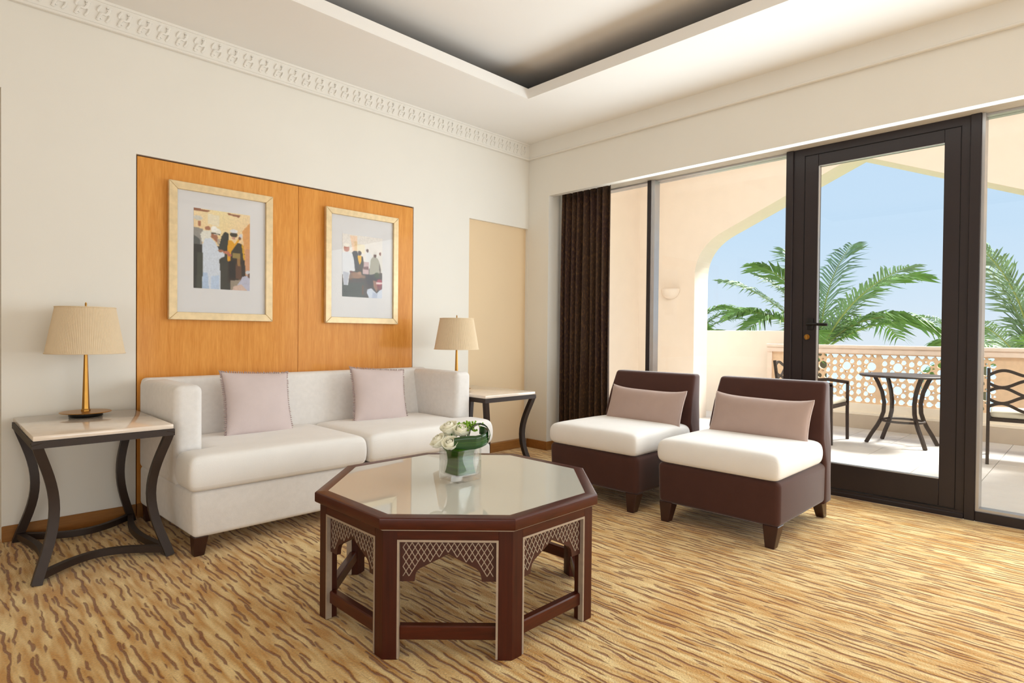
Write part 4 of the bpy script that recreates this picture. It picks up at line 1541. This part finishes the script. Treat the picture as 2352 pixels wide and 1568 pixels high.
# directions: r = image right (.708,-.706,0), t = towards the camera (-.706,-.708,0)
r_, t_ = Vector((.708, -.706, 0)), Vector((-.706, -.708, 0))
def rose(dr, dt, dz, lean_r, lean_t, s, label):
    d = r_ * dr + t_ * dt
    t2_ = thing('rose', label, 'flower', (VX + d.x, VY + d.y, VZ + dz), 0, 'cream roses in the glass vase')
    up_ = (r_ * lean_r + t_ * lean_t + Vector((0, 0, 1))).normalized()
    t2_.rotation_euler = up_.to_track_quat('Z', 'Y').to_euler()
    t2_.scale = (s, s, s)
    for lay_, n, off in ((0, 3, 0), (1, 4, .4), (2, 5, .9)):
        for k in range(n):
            c = PET[lay_].copy()
            COL.objects.link(c)
            c.parent = t2_
            c.rotation_euler = (R(4) * (-1) ** k, R(3) * (k % 3 - 1), off + 2 * PI * k / n + .15 * (k % 2))
    b_ = MB()
    b_.lathe([(.001, -.021), (.008, -.020), (.010, -.006), (.008, .012), (.004, .020), (.001, .021)], 10)
    b_.build('bud', M_ROSE, t2_, smooth=80)
    b_ = MB()
    b_.tube([(0, 0, -.02), (0, 0, -.050)], .003, 6)
    b_.build('stem', M_STEM, t2_)
    return t2_
rose(-.086, .012, .152, -.75, .35, 1.10, 'lowest left cream rose leaning out over the vase rim')
rose(-.036, .050, .150, -.15, .75, 1.0, 'front cream rose beside the folded dark leaf')
rose(-.046, -.004, .204, -.30, .30, 1.12, 'topmost cream rose at the upper left')
rose(.006, .016, .196, .20, .35, 1.05, 'cream rose in the middle beside the lime sprig')
rose(-.040, -.056, .172, -.3, -.5, 1.0, 'cream rose at the back of the bunch')
for o in PET:
    bpy.data.objects.remove(o)
sp = thing('green_sprig', 'lime green flower sprig behind the roses in the vase', 'flower', (VX + .708 * .030 + .706 * .020, VY - .706 * .030 + .708 * .020, VZ + .178))
b = MB()
rs = random.Random(5)
tq = bmesh.new()
for i in range(150):
    p = Vector((rs.gauss(0, .020), rs.gauss(0, .020), .018 + .030 * rs.random()))
    bmesh.ops.create_icosphere(tq, subdivisions=1, radius=rs.uniform(.0034, .0054), matrix=Matrix.Translation(p))
b._merge(tq)
o = b.build('florets', M_SPRIG, sp, smooth=60)
o['kind'] = 'stuff'
MB().tube([(0, 0, .018), (-.01, -.005, -.05)], .003, 6).build('stem', M_STEM, sp)

def ribbon(name, label, pts, width, tiltf, loc):
    t_ = thing(name, label, 'leaf', loc, 0, None)
    b_ = MB()
    n = len(pts)
    def fn(u, v):
        f = u * (n - 1)
        k = min(n - 2, int(f)); q = f - k
        p = Vector(pts[k]).lerp(Vector(pts[k + 1]), q)
        wv = Vector(tiltf(u)).normalized()
        ww = width * (0.55 + .45 * math.sin(PI * min(1, .15 + u * .8)))
        return p + wv * (v - .5) * ww
    b_.grid(fn, n * 3, 5)
    b_.build('blade', M_LEAF, t_, smooth=80, mods=[('SOLIDIFY', {'thickness': .0012}), ])
    b_ = MB()
    b_.tube([Vector(p) for p in pts], .0012, 5)
    b_.build('midrib', M_STEM, t_)
    return t_
def arcpts(c, rx, a0, a1, n, ux, uy):
    return [tuple(Vector(c) + Vector(ux) * rx * math.cos(a0 + (a1 - a0) * i / (n - 1)) + Vector(uy) * rx * math.sin(a0 + (a1 - a0) * i / (n - 1))) for i in range(n)]
# directions: r = image right (.708,-.706,0), t = towards the camera (-.706,-.708,0)
r_, t_ = Vector((.708, -.706, 0)), Vector((-.706, -.708, 0))
strap = [tuple(t_ * .064 + r_ * (-.020 + .086 * i / 8) + Vector((0, 0, .004 * i / 8))) for i in range(9)] + \
        [tuple(t_ * (.064 * math.cos(a)) + r_ * (.066 + .048 * math.sin(a)) + Vector((0, 0, .004 + .010 * a))) for a in (0.5, 1.0, 1.5, 2.0, 2.5, 3.0)]
ribbon('folded_leaf', 'dark glossy leaf folded flat across the vase front', strap, .054, lambda u: (0, 0, 1), (VX, VY, VZ + .155))
lp = [tuple(r_ * (.078 + .042 * math.cos(a)) + t_ * (.002 + .02 * math.sin(a * .5)) + Vector((0, 0, .046 * math.sin(a)))) for a in [(-1.2 + 4.6 * i / 12) for i in range(13)]]
ribbon('looped_leaf', 'dark glossy leaf rolled into a loop at the right of the roses', lp, .056, lambda u: tuple(t_ + Vector((0, 0, .3))), (VX, VY, VZ + .180))

# ------------------------------------------------------------------ slipper chairs
def slipper(y0, y1, label):
    t = thing('slipper_chair', label, 'armchair', (-.66, (y0 + y1) / 2, 0), 0, 'brown slipper chairs by the window')
    ox, oy = -.66, (y0 + y1) / 2
    h = (y1 - y0) / 2
    def X(v): return v - ox
    MB().hexa([(X(-1.050), -h, .105), (X(-.345), -h, .105), (X(-.345), h, .105), (X(-1.050), h, .105),
               (X(-1.058), -h - .004, .335), (X(-.352), -h - .004, .335), (X(-.352), h + .004, .335), (X(-1.058), h + .004, .335)], .030, 5).build('base', M_BROWN, t)
    # backrest: side profile extruded across, then bevelled
    pr = [(-.395, .100), (-.288, .100), (-.300, .240), (-.300, .420), (-.285, .600), (-.250, .792), (-.335, .792), (-.398, .640), (-.440, .480), (-.400, .330)]
    t2 = bmesh.new()
    A = [t2.verts.new((X(x), -h - .010 + .030 * max(0, (z - .45) / .35), z)) for x, z in pr]
    B = [t2.verts.new((X(x), h + .010 - .030 * max(0, (z - .45) / .35), z)) for x, z in pr]
    t2.faces.new(A); t2.faces.new(list(reversed(B)))
    for i in range(len(pr)):
        t2.faces.new((A[i], B[i], B[(i + 1) % len(pr)], A[(i + 1) % len(pr)]))
    bmesh.ops.recalc_face_normals(t2, faces=list(t2.faces))
    eg = [e for e in t2.edges if (e.verts[0] in A and e.verts[1] in A) or (e.verts[0] in B and e.verts[1] in B) or (abs(e.verts[0].co.y - e.verts[1].co.y) > .3 and e.verts[0].co.z > .7)]
    bmesh.ops.bevel(t2, geom=eg, offset=.020, segments=4, affect='EDGES', profile=.5)
    b_ = MB(); b_._merge(t2)
    b_.build('backrest', M_BROWN, t, smooth=50)
    xs = [X(-1.072), X(-1.02), X(-.74), X(-.46), X(-.412)]
    ys = [-h - .008, -h + .05, 0, h - .05, h + .008]
    cage(xs, ys, .332, .462, crown=.016).build('seat_cushion', M_CUSH, t, smooth=80, mods=[('SUBSURF', {'levels': 3, 'render_levels': 3})])
    for sy in (-1, 1):
        taper_leg(X(-1.005), sy * (h - .045), .112, .078, .046, -.022, 0.0).build('leg', M_WLEG, t, smooth=0)
        b_ = MB()
        yy = sy * (h - .045)
        b_.hexa([(X(-.315), yy - .022, 0), (X(-.268), yy - .022, 0), (X(-.268), yy + .022, 0), (X(-.315), yy + .022, 0),
                 (X(-.385), yy - .030, .112), (X(-.300), yy - .030, .112), (X(-.300), yy + .030, .112), (X(-.385), yy + .030, .112)], .003, 1)
        b_.build('leg', M_WLEG, t, smooth=0)
    return t
slipper(-2.715, -2.040, 'brown velvet slipper chair with cream seat nearer the balcony door')
slipper(-1.900, -1.225, 'brown velvet slipper chair with cream seat nearer the curtain')
def lumbar(y, z, rz, label):
    t = thing('lumbar_pillow', label, 'pillow', (-.506, y, z), 0, 'mauve lumbar pillows')
    t.rotation_euler = Euler((R(-20), R(1.0), R(-90) + rz), 'XYZ')
    w, h, pc = .580, .275, (.035, .15)
    t_ = pillow_mb(w, h, .13, pc)
    t_.build('cover', M_MAUVE, t, smooth=80)
    MB().tube(pillow_edge(w, h, pc, 16), .0045, 6, closed=True).build('piping', M_PIPE, t)
    return t
lumbar(-2.385, .568, R(0), 'mauve lumbar pillow with piping on the chair nearer the door')
lumbar(-1.600, .560, R(0), 'mauve lumbar pillow with piping on the chair nearer the curtain')
